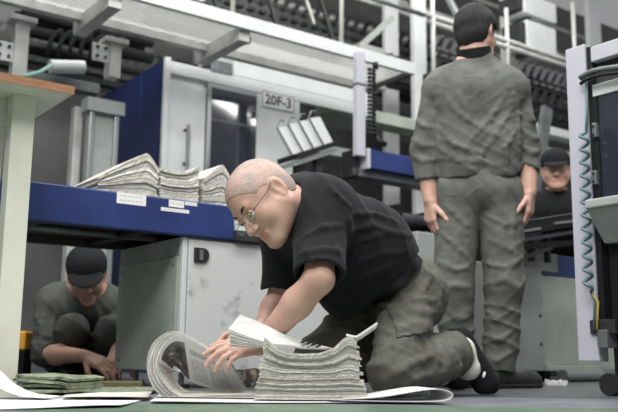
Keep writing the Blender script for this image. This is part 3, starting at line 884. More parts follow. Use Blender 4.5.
gbox(MB(), 600, 330, 610, 348, -0.02, 0.04).build('caster_fork', M_mid, gm, bevel=0.003)
v_, z_ = VZ(606, 364, UG)
MB().tube([W(UG + 0.01, v_, 0.04), W(UG + 0.05, v_, 0.04)], 0.04, 20).build('caster_wheel', M_rubber, gm)
for px in (640, 690):
    v_, _ = VZ(px, 364, UG)
    MB().tube([W(UG + 0.1, v_, 0.0), W(UG + 0.1, v_, 0.2)], 0.03, 12).build('leg', M_dark, gm)
# spiral cable on the guard
v_, za = VZ(591, 133, UG); zb = VZ(596, 292, UG)[1]
n = 12 * 14; pts = []
for i in range(n + 1):
    s = i / n; vv = VZ(590.5 + 4.5 * s, 133 + 159 * s, UG)[0]
    a = 2 * PI * 12 * s
    pts.append(W(UG - 0.040 + 0.014 * math.cos(a), vv + 0.0155 * math.sin(a), za + (zb - za) * s))
sc = thing('spiral_cable', 'teal spiral cable hanging on the lavender guard frame', 'cable', pts[-1])
MB().tube(pts, 0.0062, 6).build('coil', M_teal, sc, smooth=True)
vt, zt = VZ(588, 72, UG)
MB().tube([pts[0], W(UG - 0.012, VZ(589, 112, UG)[0], VZ(589, 112, UG)[1]), W(UG - 0.01, vt, zt)], 0.005, 6).build('lead', M_teal, sc, smooth=True)
for k, (mm, px) in enumerate(((M_teal, 596), (M_yellow, 599))):
    MB().tube([pts[-1], W(UG - 0.012, VZ(px + 1, 302, UG)[0], VZ(px, 302, UG)[1]), W(UG - 0.022, VZ(px + 1.5, 330, UG)[0], VZ(px, 330, UG)[1])], 0.0045, 6).build('wire', mm, sc, smooth=True)
hp_ = []
for px, py in ((585, 80), (590, 76), (598, 72.5), (608, 70.5), (620, 69), (650, 66)):
    v_, z_ = VZ(px, py, UG); hp_.append(W(UG - 0.03, v_, z_))
mb = MB(); mb.tube(hp_, 0.0105, 8)
hs = single('metal_hose', mb, M_mid, 'grey metal hose curving across the top of the guard frame', 'hose', smooth=True)
mb = MB(); mb.tube([p + Vector((0, 0, -0.022)) for p in hp_], 0.007, 8)
single('wire_loop', mb, M_dark, 'thin black wire under the grey metal hose on guard frame', 'wire', smooth=True)

# ------------------------------------------------------------------ press superstructure behind the walkway
def column(px0, px1, pyb, v, m, label, d=None):
    u0, z0 = UZ(px0, pyb, v); u1 = UZ(px1, pyb, v)[0]
    mb = MB(); mb.box(u0, u1, v, v + (d or 0.06), 0.0, 4.6)
    return single('steel_column', mb, m, label, 'column', bevel=0.006)
column(386, 399, 66, 6.6, M_white, 'white column above walkway, farther from the standing worker')
column(415, 427, 72, 5.7, M_white, 'white column just left of the standing worker head')
column(505, 519, 60, 6.0, M_greenw, 'cream column right of the standing worker head')
column(590, 602, 48, 6.0, M_white, 'white column behind the handrail at upper right')
column(198, 205, 10, 6.6, M_white, 'white column above the walkway at upper left of press')
hr2 = thing('handrail', 'grey tube handrail of the upper gallery behind standing worker', 'handrail', W(5, 5.25, 1.8))
V2 = 5.25
def rail(px0, py0, px1, v, r, m, name, parent):
    u0, z = UZ(px0, py0, v); u1 = UZ(px1, py0, v)[0]
    return MB().tube([W(u0, v, z), W(u1, v, z)], r, 10).build(name, m, parent, smooth=True)
rail(420, 12, 700, V2, 0.022, M_galv, 'rail', hr2)
rail(372, -2, 424, V2, 0.022, M_mid, 'rail', hr2)
rail(430, 22, 700, V2, 0.022, M_galv, 'rail', hr2)
for px, pyt, pyb in ((432, 2, 72), (505, 14, 62), (571, 8, 52)):
    u, z1 = UZ(px, -30, V2); z0 = UZ(px, pyb + 40, V2)[1]
    MB().tube([W(u, V2, z0), W(u, V2, UZ(px, pyt - 6, V2)[1])], 0.022, 10).build('post', M_galv, hr2, smooth=True)
mb = MB(); a = UZ(444, -10, 6.2); b = UZ(466, 32, 6.2); mb.bar(W(a[0], 6.2, a[1]), W(b[0], 6.2, b[1]), 0.05, 0.05, MV)
single('diagonal_strut', mb, M_white, 'white diagonal strut left of the standing worker head', 'strut')
mb = MB(); a = UZ(300, 2, 6.4); b = UZ(314, 24, 6.4); mb.bar(W(a[0], 6.4, a[1] + .2), W(b[0], 6.4, b[1]), 0.025, 0.025, MV)
single('diagonal_strut', mb, M_galv, 'grey diagonal strut above the walkway left of the thin posts', 'strut')
mb = MB(); a = UZ(345, 60, 5.9); b = UZ(392, 18, 5.9); mb.bar(W(a[0], 5.9, a[1]), W(b[0], 5.9, b[1]), 0.05, 0.05, MV)
single('diagonal_strut', mb, M_panel, 'grey strut rising behind the thin walkway post', 'strut')
def wbox_thing(name, px0, py0, px1, py1, v, d, m, label, cat, cap=None):
    u0, u1, z0, z1 = facez(px0, py0, px1, py1, v)
    r = thing(name, label, cat, W((u0 + u1) / 2, v + d / 2, z0))
    MB().box(u0, u1, v, v + d, z0, z1).build('body', m, r, bevel=0.01)
    if cap: MB().box(u0 - 0.08, u0, v + 0.02, v + d - 0.02, z0 + 0.03, z1 - 0.03).build('end_cap', cap, r, bevel=0.006)
    MB().box(u0 + (u1 - u0) * .2, u0 + (u1 - u0) * .3, v + .05, v + d - .05, z0 - 0.05, z0).build('bracket', M_dark2, r)
    return r
wbox_thing('drive_box', 527, 19, 556, 46, 5.45, 0.3, M_white, 'lower pale drive box right of the standing worker head', 'drive box', M_dark2)
wbox_thing('drive_box', 524, -8, 556, 12, 5.5, 0.3, M_white, 'upper pale drive box cut by the top edge of the photo', 'drive box', M_dark2)
wbox_thing('control_cabinet', 360, 42, 386, 84, 5.55, 0.3, M_panel, 'pale control cabinet behind the walkway edge', 'cabinet')
def conveyor(px0, py0, px1, v, h, nclip, m, mclip, label, cw=0.05, lean=0.07, ch=0.13):
    u0, z = UZ(px0, py0, v); u1 = UZ(px1, py0, v)[0]
    r = thing('gripper_conveyor', label, 'conveyor', W((u0 + u1) / 2, v + 0.1, z - h))
    MB().box(u0, u1, v + 0.02, v + 0.12, z - h, z).build('track', m, r)
    MB().box(u0, u1, v + 0.2, v + 0.26, z + 0.03, z + 0.08).build('guide_rail', M_mid, r)
    c0 = None
    for k in range(nclip):
        u = u0 + (u1 - u0) * (k + 0.3) / nclip
        if c0 is None:
            mb = MB()
            mb.bar(W(u, v, z - 0.01), W(u + lean, v - 0.02, z + ch), cw, 0.016, MV)
            mb.bar(W(u + lean - 0.005, v - 0.02, z + ch - 0.006), W(u + lean + 0.07, v - 0.03, z + ch + 0.012), 0.02, 0.016, MV)
            mb.bar(W(u - 0.02, v - 0.005, z - h * 0.6), W(u + 0.06, v - 0.01, z - h * 0.55), 0.03, 0.02, MV)
            c0 = mb.build('gripper_clip', mclip, r); ub = u
        else:
            c = c0.copy(); COL.objects.link(c); c.parent = r
            c.location = Vector(c0.location) + MU * (u - ub)
    return r
conveyor(150, 4, 560, 6.1, 0.16, 46, M_dark, M_dark2, 'gripper conveyor just above the walkway edge, nearest row')
conveyor(150, -30, 560, 6.9, 0.16, 46, M_dark2, M_dark, 'second gripper conveyor higher and farther than nearest row')
conveyor(430, 72, 700, 5.6, 0.2, 34, M_dark, M_dark2, 'gripper conveyor row right of the standing worker shoulder')
conveyor(430, 46, 700, 6.3, 0.12, 40, M_dark2, M_steel, 'gripper conveyor row behind the lower pale drive box')
conveyor(-120, 12, 200, 6.6, 0.2, 28, M_dark, M_dark2, 'gripper conveyor row above the cable bundle, upper left')
ubeam(440, 98, 700, 5.5, 0.15, 0.09, M_white, 'cross_beam', 'white horizontal beam right of the standing worker chest', 'beam')
ubeam(440, 80, 700, 5.75, 0.15, 0.12, M_panel, 'cross_beam', 'grey horizontal beam above the white beam at right', 'beam')
ubeam(330, 100, 480, 5.3, 0.2, 0.1, M_green, 'cross_beam', 'pale green beam behind the black spiral cable', 'beam')
ubeam(300, 140, 420, 5.0, 0.12, 0.07, M_green, 'cross_beam', 'green grey beam behind the feed tray fins', 'beam')
ubeam(440, 122, 700, 5.2, 0.3, 0.16, M_green, 'cross_beam', 'broad green grey beam above the peering worker', 'beam')
ubeam(440, 150, 700, 5.6, 0.3, 0.5, M_mid, 'machine_block', 'mid grey machine block behind the peering worker', 'machine block')
ubeam(290, 118, 640, 7.0, 0.3, 1.3, M_dark2, 'machine_block', 'dark machine block behind the feeder and the blue beam', 'machine block')
ubeam(290, 40, 760, 7.6, 0.3, 0.3, M_dark2, 'roof_duct', 'dark duct high behind the gripper conveyors', 'duct')
mb = MB(); a = UZ(530, 165, 5.0); b = UZ(547, 108, 5.0); mb.bar(W(a[0], 5.0, a[1] - .4), W(b[0], 5.0, b[1]), 0.12, 0.05, MV)
single('curved_chute', mb, M_mid, 'grey chute beside the capped worker at right', 'chute')
# small amber box on the floor at far left
p0 = P(17, 350, 4.15); p1 = P(26, 331, 4.15)
ac = thing('tool_case', 'black case with amber lid on the floor behind the crouching worker', 'case', Vector(((p0.x + p1.x) / 2, 4.2, 0)))
MB().wbox(p0.x, p1.x, 4.15, 4.27, 0.0, p0.z).build('body', M_blackcloth, ac, bevel=0.006)
MB().wbox(p0.x, p1.x, 4.15, 4.27, p0.z, p1.z).build('lid', M_orange, ac, bevel=0.008)

for px, py, v, r in ((250, -6, 7.3, 0.035), (300, 14, 7.4, 0.03), (300, 26, 7.2, 0.025), (560, 56, 6.9, 0.04), (560, 64, 6.8, 0.025), (560, 30, 7.1, 0.03)):
    u0 = UZ(120, py, v)[0]; u1 = UZ(680, py, v)[0]; z = UZ(px, py, v)[1]
    mb = MB(); mb.tube([W(u0, v, z), W(u1, v, z)], r, 12)
    single('steel_pipe', mb, M_galv, 'long thin pale pipe running behind the gripper conveyor rows', 'pipe', 'pale pipes behind the conveyors', smooth=True)
for px, py in ((205, -4), (262, 4), (318, 18), (400, -6)):
    a = UZ(px, py, 5.9); b = UZ(px + 16, py + 26, 5.9)
    mb = MB(); mb.bar(W(a[0], 5.9, a[1] + 0.25), W(b[0], 5.9, b[1]), 0.03, 0.03, MV)
    single('brace_bar', mb, M_dark2, 'dark slanting brace bar just behind the walkway handrail posts', 'bar', 'dark brace bars behind the walkway')
# ================================================================== PEOPLE
def frame(f, up):
    f = Vector(f).normalized(); r = f.cross(Vector(up)).normalized(); u = r.cross(f).normalized()
    return r, f, u
class Head:
    def __init__(s, c, f, up, sc=1.0):
        s.c = Vector(c); s.r, s.f, s.u = frame(f, up); s.sc = sc
        s.R = np.array([[s.r[i], s.f[i], s.u[i]] for i in range(3)])
    def L(s, x, y, z): return s.c + (s.r * x + s.f * y + s.u * z) * s.sc
    def C(s, a, b, ra, rb=None, k=0.012): return Cn(s.L(*a), s.L(*b), ra * s.sc, (ra if rb is None else rb) * s.sc, k * s.sc)
    def E(s, c, r, k=0.015, rot=None): return El(s.L(*c), [x * s.sc for x in r], s.R if rot is None else s.R @ np.array(rot), k * s.sc)
    def prims(s, fat=0.0):
        E, C = s.E, s.C
        o = [E((0, -0.015, 0.04), (0.075, 0.095, 0.085)), E((0, 0.03, 0.035), (0.066, 0.062, 0.07), 0.03),
             E((0, 0.028, -0.035), (0.062 + fat, 0.064, 0.078), 0.03)]
        for sx in (-1, 1):
            o += [C((sx * (0.052 + fat), -0.002, -0.045), (sx * 0.02, 0.07, -0.098), 0.026 + fat, 0.022, 0.03),
                  E((sx * 0.04, 0.062, -0.028), (0.026, 0.026, 0.028), 0.025)]
        o += [E((0, 0.078, -0.1), (0.022, 0.018, 0.018), 0.02), C((-0.036, 0.082, 0.026), (0.036, 0.082, 0.026), 0.011, k=0.02)]
        for sx in (-1, 1):
            o.append(Neg(E((sx * 0.032, 0.108, 0.004), (0.021, 0.018, 0.015), 0.014)))
        o += [C((0, 0.09, 0.012), (0, 0.112, -0.03), 0.010, 0.014, 0.012)]
        for sx in (-1, 1): o.append(E((sx * 0.013, 0.103, -0.034), (0.010, 0.012, 0.009), 0.008))
        o += [C((-0.02, 0.089, -0.064), (0.02, 0.089, -0.064), 0.008, k=0.008), C((-0.017, 0.088, -0.075), (0.017, 0.088, -0.075), 0.0085, k=0.007)]
        o.append(Neg(C((-0.02, 0.1, -0.0695), (0.02, 0.1, -0.0695), 0.003, k=0.004)))
        for sx in (-1, 1):
            a = 0.35 * sx
            rot = [[math.cos(a), -math.sin(a), 0], [math.sin(a), math.cos(a), 0], [0, 0, 1]]
            o += [E((sx * (0.078 + fat * .6), -0.012, 0.0), (0.011, 0.021, 0.034), 0.008, rot)]
            o.append(Neg(E((sx * (0.089 + fat * .6), -0.006, 0.002), (0.008, 0.010, 0.018), 0.006, rot)))
            o.append(C((sx * (0.079 + fat * .6), -0.004, -0.028), (sx * (0.076 + fat * .6), -0.004, -0.034), 0.007, k=0.006))
        return o
    def face_parts(s, parent, eyes=True, brow=M_hair, h=0.0022):
        for sx in (-1, 1):
            if eyes:
                mb = MB(); ball(mb, s.L(sx * 0.032, 0.083, 0.004), 0.0125 * s.sc); e = mb.build('eye', M_eyew, parent, smooth=True)
                mb = MB(); ball(mb, s.L(sx * 0.032, 0.0905, 0.002), 0.0062 * s.sc); mb.build('iris', M_iris, e, smooth=True)
                sdf_obj('eyelid', [s.C((sx * 0.032 - 0.012, 0.092, 0.0105), (sx * 0.032 + 0.012, 0.092, 0.0105), 0.0048, k=0.004)], h, parent.get('_skin') and bpy.data.materials[parent['_skin']] or M_skin, parent)
            mb = MB(); mb.tube([s.L(sx * 0.016, 0.0965, 0.025), s.L(sx * 0.028, 0.0955, 0.031), s.L(sx * 0.040, 0.0895, 0.032), s.L(sx * 0.052, 0.078, 0.026)], [0.003 * s.sc, 0.0042 * s.sc, 0.004 * s.sc, 0.0015 * s.sc], 8)
            mb.build('eyebrow', brow, parent, smooth=True)
        sdf_obj('lips', [s.C((-0.019, 0.0905, -0.0648), (0.019, 0.0905, -0.0648), 0.0075, k=0.004), s.C((-0.016, 0.0895, -0.0745), (0.016, 0.0895, -0.0745), 0.008, k=0.004), Neg(s.C((-0.02, 0.1, -0.0695), (0.02, 0.1, -0.0695), 0.003, k=0.003))], h, M_lip, parent)
def ball(mb, c, r, n=12):
    base = len(mb.v)
    for i in range(n + 1):
        th = PI * i / n
        for j in range(2 * n):
            ph = PI * j / n
            mb.v.append(Vector(c) + Vector((math.sin(th) * math.cos(ph), math.sin(th) * math.sin(ph), math.cos(th))) * r)
    for i in range(n):
        for j in range(2 * n):
            j2 = (j + 1) % (2 * n)
            mb.f.append([base + i * 2 * n + j, base + (i + 1) * 2 * n + j, base + (i + 1) * 2 * n + j2, base + i * 2 * n + j2])

def hand(w, d, n, side, curls=(0.3, 0.35, 0.4, 0.45), thumb=0.4, sc=1.0, spread=0.05):
    """w wrist, d finger direction, n back-of-hand normal, side=+1: thumb lies along d x n"""
    w = Vector(w); d = Vector(d).normalized(); n = Vector(n); n = (n - d * n.dot(d)).normalized(); t = d.cross(n) * side
    o = []
    offs = (0.028, 0.009, -0.011, -0.029); bl = (0.09, 0.094, 0.09, 0.081)
    segs = ((0.043, 0.026, 0.021), (0.048, 0.030, 0.022), (0.044, 0.028, 0.021), (0.034, 0.022, 0.019))
    for i in range(4):
        o.append(Cn(w + d * 0.012 * sc + t * offs[i] * 0.55 * sc, w + (d * bl[i] + t * offs[i]) * sc, 0.0165 * sc, 0.0125 * sc, 0.012))
    o.append(Cn(w + (t * 0.012 + d * 0.02 - n * 0.006) * sc, w + (t * 0.03 + d * 0.05 - n * 0.01) * sc, 0.016 * sc, 0.014 * sc, 0.012))
    for i in range(4):
        p = w + (d * bl[i] + t * offs[i]) * sc; a = 0.0; r0 = (0.0098, 0.0100, 0.0095, 0.0085)[i]
        dd = (d + t * spread * (1.5 - i)).normalized()
        for j, L in enumerate(segs[i]):
            a += curls[i] * (0.9, 1.1, 0.8)[j]
            q = p + (dd * math.cos(a) - n * math.sin(a)) * L * sc
            o.append(Cn(p, q, (r0 - 0.0008 * j) * sc, (r0 - 0.0008 * (j + 1)) * sc, 0.0035 if j else 0.006))
            p = q
    p = w + (d * 0.038 + t * 0.034 - n * 0.008) * sc
    dd = (d * 0.75 + t * 0.65 - n * 0.25).normalized()
    for j, L in enumerate((0.042, 0.032, 0.027)):
        q = p + dd * L * sc
        o.append(Cn(p, q, (0.0125 - 0.0012 * j) * sc, (0.0117 - 0.0014 * j) * sc, 0.005))
        p = q; dd = (dd - t * thumb * 0.6 - n * thumb * 0.35).normalized()
    return o

def mid(a, b, t=0.5): return Vector(a).lerp(Vector(b), t)
def body_prims(J, H, fat=0.0, hands=()):
    """one continuous figure: head, neck, trunk, limbs, hands"""
    sm, hm = mid(J['shL'], J['shR']), mid(J['hipL'], J['hipR'])
    o = H.prims(fat * 0.2)
    o.append(Cn(H.L(0, -0.03, -0.05), J['neck'], 0.056 + fat * 0.3, 0.066 + fat * 0.3, 0.03))
    for s in 'LR':
        o += [Cn(J['neck'], J['sh' + s], 0.055, 0.058, 0.05), Cn(mid(J['sh' + s], sm, 0.45), mid(J['hip' + s], hm, 0.2), 0.08 + fat, 0.075 + fat, 0.06),
              Cn(J['sh' + s], J['el' + s], 0.054, 0.044, 0.03), Cn(J['el' + s], mid(J['el' + s], J['wr' + s], 0.35), 0.043, 0.045, 0.02), Cn(mid(J['el' + s], J['wr' + s], 0.35), J['wr' + s], 0.045, 0.029, 0.02),
              Cn(J['hip' + s], J['kn' + s], 0.078, 0.052, 0.05), Cn(J['kn' + s], mid(J['kn' + s], J['an' + s], 0.3), 0.05, 0.052, 0.03), Cn(mid(J['kn' + s], J['an' + s], 0.3), J['an' + s], 0.052, 0.036, 0.03), Cn(J['an' + s], mid(J['an' + s], J['to' + s], 0.5), 0.032, 0.026, 0.02)]
    o += list(hands)
    return o

def glasses(t, H):
    g = bpy.data.objects.new('glasses', None); COL.objects.link(g); g.parent = t; g.location = H.L(0, 0.115, 0) - wloc(t)
    for sx in (-1, 1):
        mb = MB(); ring = [H.L(sx * 0.035 + 0.027 * math.cos(a), 0.113 - 0.006 * abs(math.cos(a)), -0.002 + 0.019 * math.sin(a)) for a in np.linspace(0, 2 * PI, 28)[:-1]]
        mb.tube(ring, 0.0011, 6, closed=True); mb.build('rim', M_mid, g, smooth=True)
        mb = MB(); mb.v = ring + [p + H.f * 0.0012 for p in ring]; n = len(ring)
        mb.f = [list(range(n)), list(range(n, 2 * n))[::-1]] + [[i, (i + 1) % n, n + (i + 1) % n, n + i] for i in range(n)]
        mb.build('lens', M_lens, g)
        mb = MB(); mb.tube([H.L(sx * 0.059, 0.108, 0.004), H.L(sx * 0.074, 0.095, 0.006), H.L(sx * 0.082, 0.03, 0.012), H.L(sx * 0.084, -0.005, 0.022), H.L(sx * 0.083, -0.022, 0.004)], 0.0014, 6)
        mb.build('temple_arm', M_dark2, g, smooth=True)
    mb = MB(); mb.tube([H.L(-0.011, 0.112, 0.002), H.L(0, 0.117, 0.006), H.L(0.011, 0.112, 0.002)], 0.0017, 6); mb.build('bridge', M_dark, g, smooth=True)

# ------------------------------------------------------------------ kneeling man
def kneeling():
    t = thing('person', 'kneeling man with shaved head, glasses and black polo shirt sorting newspapers', 'person', Vector((0.25, 2.9, 0)))
    J = dict(neck=P(304, 199, 2.74), shL=P(322, 211, 2.66), shR=P(288, 216, 2.90), elL=P(319, 279, 2.51), elR=P(281, 298, 2.90), wrL=P(259, 346, 2.63), wrR=P(262, 328, 2.82),
             hipL=P(411, 294, 2.98), hipR=P(394, 289, 3.20), knL=P(392, 376, 2.74), knR=P(318, 363, 2.98), anL=P(456, 352, 3.0), anR=P(428, 366, 3.36), toL=P(483, 386, 3.05), toR=P(455, 384, 3.42))
    H = Head(P(265, 200.5, 2.60), (-0.52, -0.48, -0.73), (-0.70, -0.12, 0.64), 1.06)
    hL = hand(J['wrL'], P(222, 350, 2.55) - J['wrL'], (0.1, -0.60, 0.80), 1, (0.25, 0.4, 0.5, 0.55), 0.35, 0.98)
    dR = P(226, 334, 2.80) - J['wrR']
    hR = hand(J['wrR'], dR, (0.1, 0.3, 0.9), -1, (0.4, 0.45, 0.5, 0.5), 0.3, 1.0)
    t['_skin'] = 'skin'
    sdf_obj('body', body_prims(J, H, 0.022, hL + hR), 0.0036, M_skin, t)
    H.face_parts(t, brow=M_hair)
    # stubble cap
    cap = grow([p for p in H.prims(0.0044)[:2]], 0.0013)
    cap += [H.E((0, -0.03, -0.01), (0.070, 0.080, 0.075), 0.03)]
    cap += [Cut(H.L(0, 0.079, 0.07), H.f * 0.80 - H.u * 0.60), Cut(H.L(0, -0.02, -0.035), H.f * 0.25 - H.u)]
    for sx in (-1, 1): cap.append(Neg(H.E((sx * 0.085, 0.035, -0.02), (0.03, 0.052, 0.052), 0.01)))
    sdf_obj('hair_stubble', cap, 0.003, M_stubble, t)
    glasses(t, H)
    # polo shirt
    sm = mid(J['shL'], J['shR']); hm = mid(J['hipL'], J['hipR'])
    ax = (hm - sm).normalized(); lat = (J['shL'] - J['shR']).normalized(); back = lat.cross(ax)
    if back.z < 0: back = -back
    S_ = [Cn(mid(J['shL'], sm, .15) , mid(J['shR'], sm, .15), 0.098, 0.098, 0.05)]
    for s in 'LR':
        a = mid(J['sh' + s], sm, 0.42); b = mid(J['hip' + s], hm, 0.05)
        m1 = mid(a, b, 0.5) + back * 0.025
        S_ += [Cn(a + ax * 0.02 - back * 0.005, m1, 0.128, 0.138, 0.09), Cn(m1, mid(a, b, 0.84) + back * 0.004, 0.138, 0.114, 0.09)]
        e = mid(J['sh' + s], J['el' + s], 0.98 if s == 'L' else 0.9)
        S_ += [Cn(J['sh' + s] - back * 0.01, e, 0.086, 0.078 if s == 'L' else 0.07, 0.05)]
    belly = mid(sm, hm, 0.62) - back * 0.09
    S_.append(El(belly, (0.14, 0.15, 0.13), None, 0.09))
    # collar
    nk = J['neck']; na = (H.L(0, -0.03, -0.05) - nk).normalized()
    S_ += [Cn(nk + na * 0.0, nk + na * 0.07, 0.092, 0.086, 0.012)]
    S_.append(Neg(Cn(nk - na * 0.0, nk + na * 0.12, 0.067, 0.074, 0.006)))
    for s in 'LR':
        d = (J['el' + s] - J['sh' + s]).normalized()
        e = J['sh' + s] + (J['el' + s] - J['sh' + s]) * (0.88 if s == 'L' else 0.86)
        S_.append(Neg(Cn(e - d * 0.015, e + d * 0.14, 0.058, 0.07, 0.004)))
        far_ = e + d * 0.2
        S_.append(Neg(Cn(e + d * 0.095, far_, 0.105, 0.105, 0.004)))
    wn = Vector((0.70, 0.16, -0.70))
    S_.append(Cut(mid(sm, hm, 0.79), wn))
    fl_ = [fold(0.012, 0.05, ax + lat * 0.3, 15, mid(sm, hm, 0.8) + back * 0.05, 0.18, 1.6), fold(0.010, 0.075, ax * 0.8 + lat * 0.25 + back * 0.3, 11, mid(sm, hm, 0.72), 0.22), fold(0.007, 0.06, (0.5, 0.1, 0.9), 12, J['shL'] + Vector((0.05, 0, -0.08)), 0.14),
           fold(0.006, 0.09, (1, 0.2, 0.6), 13), rough(0.002, 40, 14)]
    i_ = next(i for i, p in enumerate(S_) if p[0] in 'nx')
    S_[i_:i_] = creases([p for p in S_ if p[0] in 'ce'], [[(330, 188), (349, 207), (348, 245)], [(303, 238), (320, 229), (342, 226)], [(299, 256), (322, 250), (344, 252)], [(355, 243), (385, 233), (412, 236)], [(352, 264), (380, 254), (406, 252)],
        [(345, 285), (368, 275), (392, 264)], [(350, 214), (375, 214), (398, 224)], [(352, 230), (372, 226), (392, 232)], [(340, 296), (356, 290), (372, 282)]], r=0.007, k=0.014)
    sdf_obj('polo_shirt', S_, 0.0052, M_polo, t, fl_)
    # collar flaps and buttons are dark: small placket button
    for q in (0.0, 0.03):
        mb = MB(); ball(mb, mid(nk, sm, 0.3) - back * 0.1 + lat * 0.03 - Vector((0, 0, q)), 0.006, 6)
    # belt
    B_ = []
    for s in 'LR':
        a = mid(J['sh' + s], sm, 0.42); b = mid(J['hip' + s], hm, 0.05)
        B_ += [Cn(mid(a, b, 0.7) + back * 0.006, mid(a, b, 1.05) + back * 0.0, 0.118, 0.112, 0.09)]
    c0 = mid(sm, hm, 0.80); nn_ = wn
    B_ += [Cut(c0 + nn_.normalized() * 0.034, nn_), Cut(c0 - nn_.normalized() * 0.012, -nn_)]
    bk = mid(sm, hm, 0.86) + wn.normalized() * 0.012
    b_ = sdf_obj('belt', B_, 0.005, mat('black leather', '161618', 0.3), t)
    hp = P(406, 263, 2.80)
    MB().bar(hp, hp + Vector((-0.012, 0.0, -0.035)), 0.03, 0.022, Vector((0, 1, 0))).build('belt_pouch', M_rubber, b_, bevel=0.004)
    bp = mid(sm, hm, 0.95) + back * 0.122 + lat * 0.05
    # trousers
    T_ = []
    T_ += [Cn(J['hipL'], J['hipR'], 0.112, 0.112, 0.06)]
    T_ += [Cn(mid(sm, hm, 0.83) + lat * 0.08, hm + lat * 0.05, 0.098, 0.112, 0.06), Cn(mid(sm, hm, 0.83) - lat * 0.08, hm - lat * 0.05, 0.098, 0.112, 0.06)]
    bt = P(417, 295, 3.06)
    T_ += [El(bt, (0.098, 0.13, 0.115), None, 0.06)]
    for s, rk in (('L', 0.074), ('R', 0.08)):
        T_ += [Cn(J['hip' + s], J['kn' + s] + Vector((0, 0, 0.012)), 0.108, rk, 0.05), Cn(J['kn' + s] + Vector((0, 0, 0.008)), mid(J['kn' + s], J['an' + s], 0.9), rk * 0.95, 0.068, 0.045)]
    T_ += [Cn(mid(J['knL'], J['anL'], 0.45), mid(J['knL'], J['anL'], 0.95), 0.07, 0.074, 0.03)]
    T_ += [Cn(mid(J['knL'], J['anL'], 0.3) + Vector((0, 0, -0.01)), mid(J['knL'], J['anL'], 0.7) + Vector((0, 0, -0.02)), 0.06, 0.06, 0.03)]
    T_ += creases(list(T_), [[(376, 308), (402, 298), (436, 300)], [(371, 323), (405, 312), (441, 313)], [(368, 340), (400, 330), (438, 323)], [(367, 356), (395, 346), (424, 330)], [(368, 372), (386, 362), (404, 346)], [(385, 379), (410, 364), (440, 353)],
        [(440, 343), (446, 364), (441, 384)], [(451, 347), (457, 367), (455, 386)], [(428, 343), (435, 362), (433, 386)], [(425, 262), (428, 280), (420, 296)], [(412, 272), (408, 286), (398, 296)], [(434, 268), (440, 288), (438, 312)], [(318, 321), (345, 312), (368, 316)], [(313, 338), (340, 329), (362, 334)], [(400, 388), (420, 376), (446, 372)]], r=0.011, k=0.015)
    dA = (J['anL'] - J['knL']).normalized()
    T_.append(Neg(Cn(J['anL'] - dA * 0.01, J['anL'] + dA * 0.1, 0.06, 0.075, 0.004)))
    T_.append(Cut((0, 0, 0.003), (0, 0, -1)))
    tf = [fold(0.016, 0.075, (0.75, 0.2, 0.75), 21, P(400, 320, 2.85), 0.2, 2.0), fold(0.017, 0.07, (0.25, 0.1, 0.95), 22, P(385, 345, 2.75), 0.15, 1.8), fold(0.014, 0.05, (1, 0.4, 0.1), 23, P(448, 360, 2.95), 0.12),
          fold(0.009, 0.07, (-0.3, 0.1, 0.9), 24, P(330, 330, 2.95), 0.15), fold(0.014, 0.06, (0.75, -0.2, 0.65), 25, P(415, 275, 2.9), 0.15, 1.6), fold(0.005, 0.10, (0.3, 0.3, 1), 26), rough(0.002, 40, 27)]
    tr = sdf_obj('trousers', T_, 0.0055, M_olive, t, tf)
    a, b = P(384, 303, 2.85), P(436, 331, 2.85)
    pk = grow(T_, 0.006) + [Cut(a, (-1, 0, -0.25)), Cut(b, (1, 0, 0.25)), Cut(a, (-0.2, 0, 1)), Cut(b, (0.2, 0, -1)), Cut((0, 3.0, 0), (0, 1, 0))]
    sdf_obj('pocket', pk, 0.0055, M_olive, tr, tf)
    tr['label'] = 'olive grey work trousers'
    # socks and shoes
    for s in 'LR':
        a = J['an' + s]; to = J['to' + s]
        dk = (a - J['kn' + s]).normalized()
        sdf_obj('sock', [Cn(a - dk * 0.05, a + dk * 0.02, 0.056, 0.056, 0.02), Cn(a + dk * 0.01, mid(a, to, 0.45), 0.05, 0.045, 0.02)], 0.005, M_sock, t, [fold(0.003, 0.02, dk, 33)])
        dn = (to - a).normalized()
        heel = a + dk * 0.045 + Vector((0, 0, 0.03)); ballp = to + dk * 0.012; ballp.z = max(ballp.z, 0.045)
        sh = [Cn(heel, ballp, 0.041, 0.043, 0.03), Cn(heel + Vector((-.012, 0, .01)), a + dk * .03 + Vector((-.03, 0, 0.05)), 0.034, 0.026, 0.02), Cn(ballp, ballp + Vector((0.02, 0.012, -0.006)), 0.042, 0.036, 0.02), Cut((0, 0, 0.004), (0, 0, -1)),
              Cn(a + dk * 0.03, mid(a, ballp, 0.7) + dk * 0.02, 0.04, 0.044, 0.02)]
        shoe = sdf_obj('shoe', sh, 0.0045, M_blackcloth, t)
        if s == 'L':
            cpt = ballp + (heel - ballp) * 0.22
            for i in range(2):
                c = cpt + Vector((0.004 + 0.013 * i - 0.012, -0.0475, 0.012 - 0.017 * i))
                mb = MB(); ball(mb, Vector((0, 0, 0)), 1.0, 8)
                mb.v = [c + Vector((v.x * 0.005 + v.z * 0.004, v.y * 0.003, v.z * 0.011 - v.x * 0.002)) for v in mb.v]
                mb.build('shoe_mark', M_sticker, shoe, smooth=True)
    return t
kneeling()

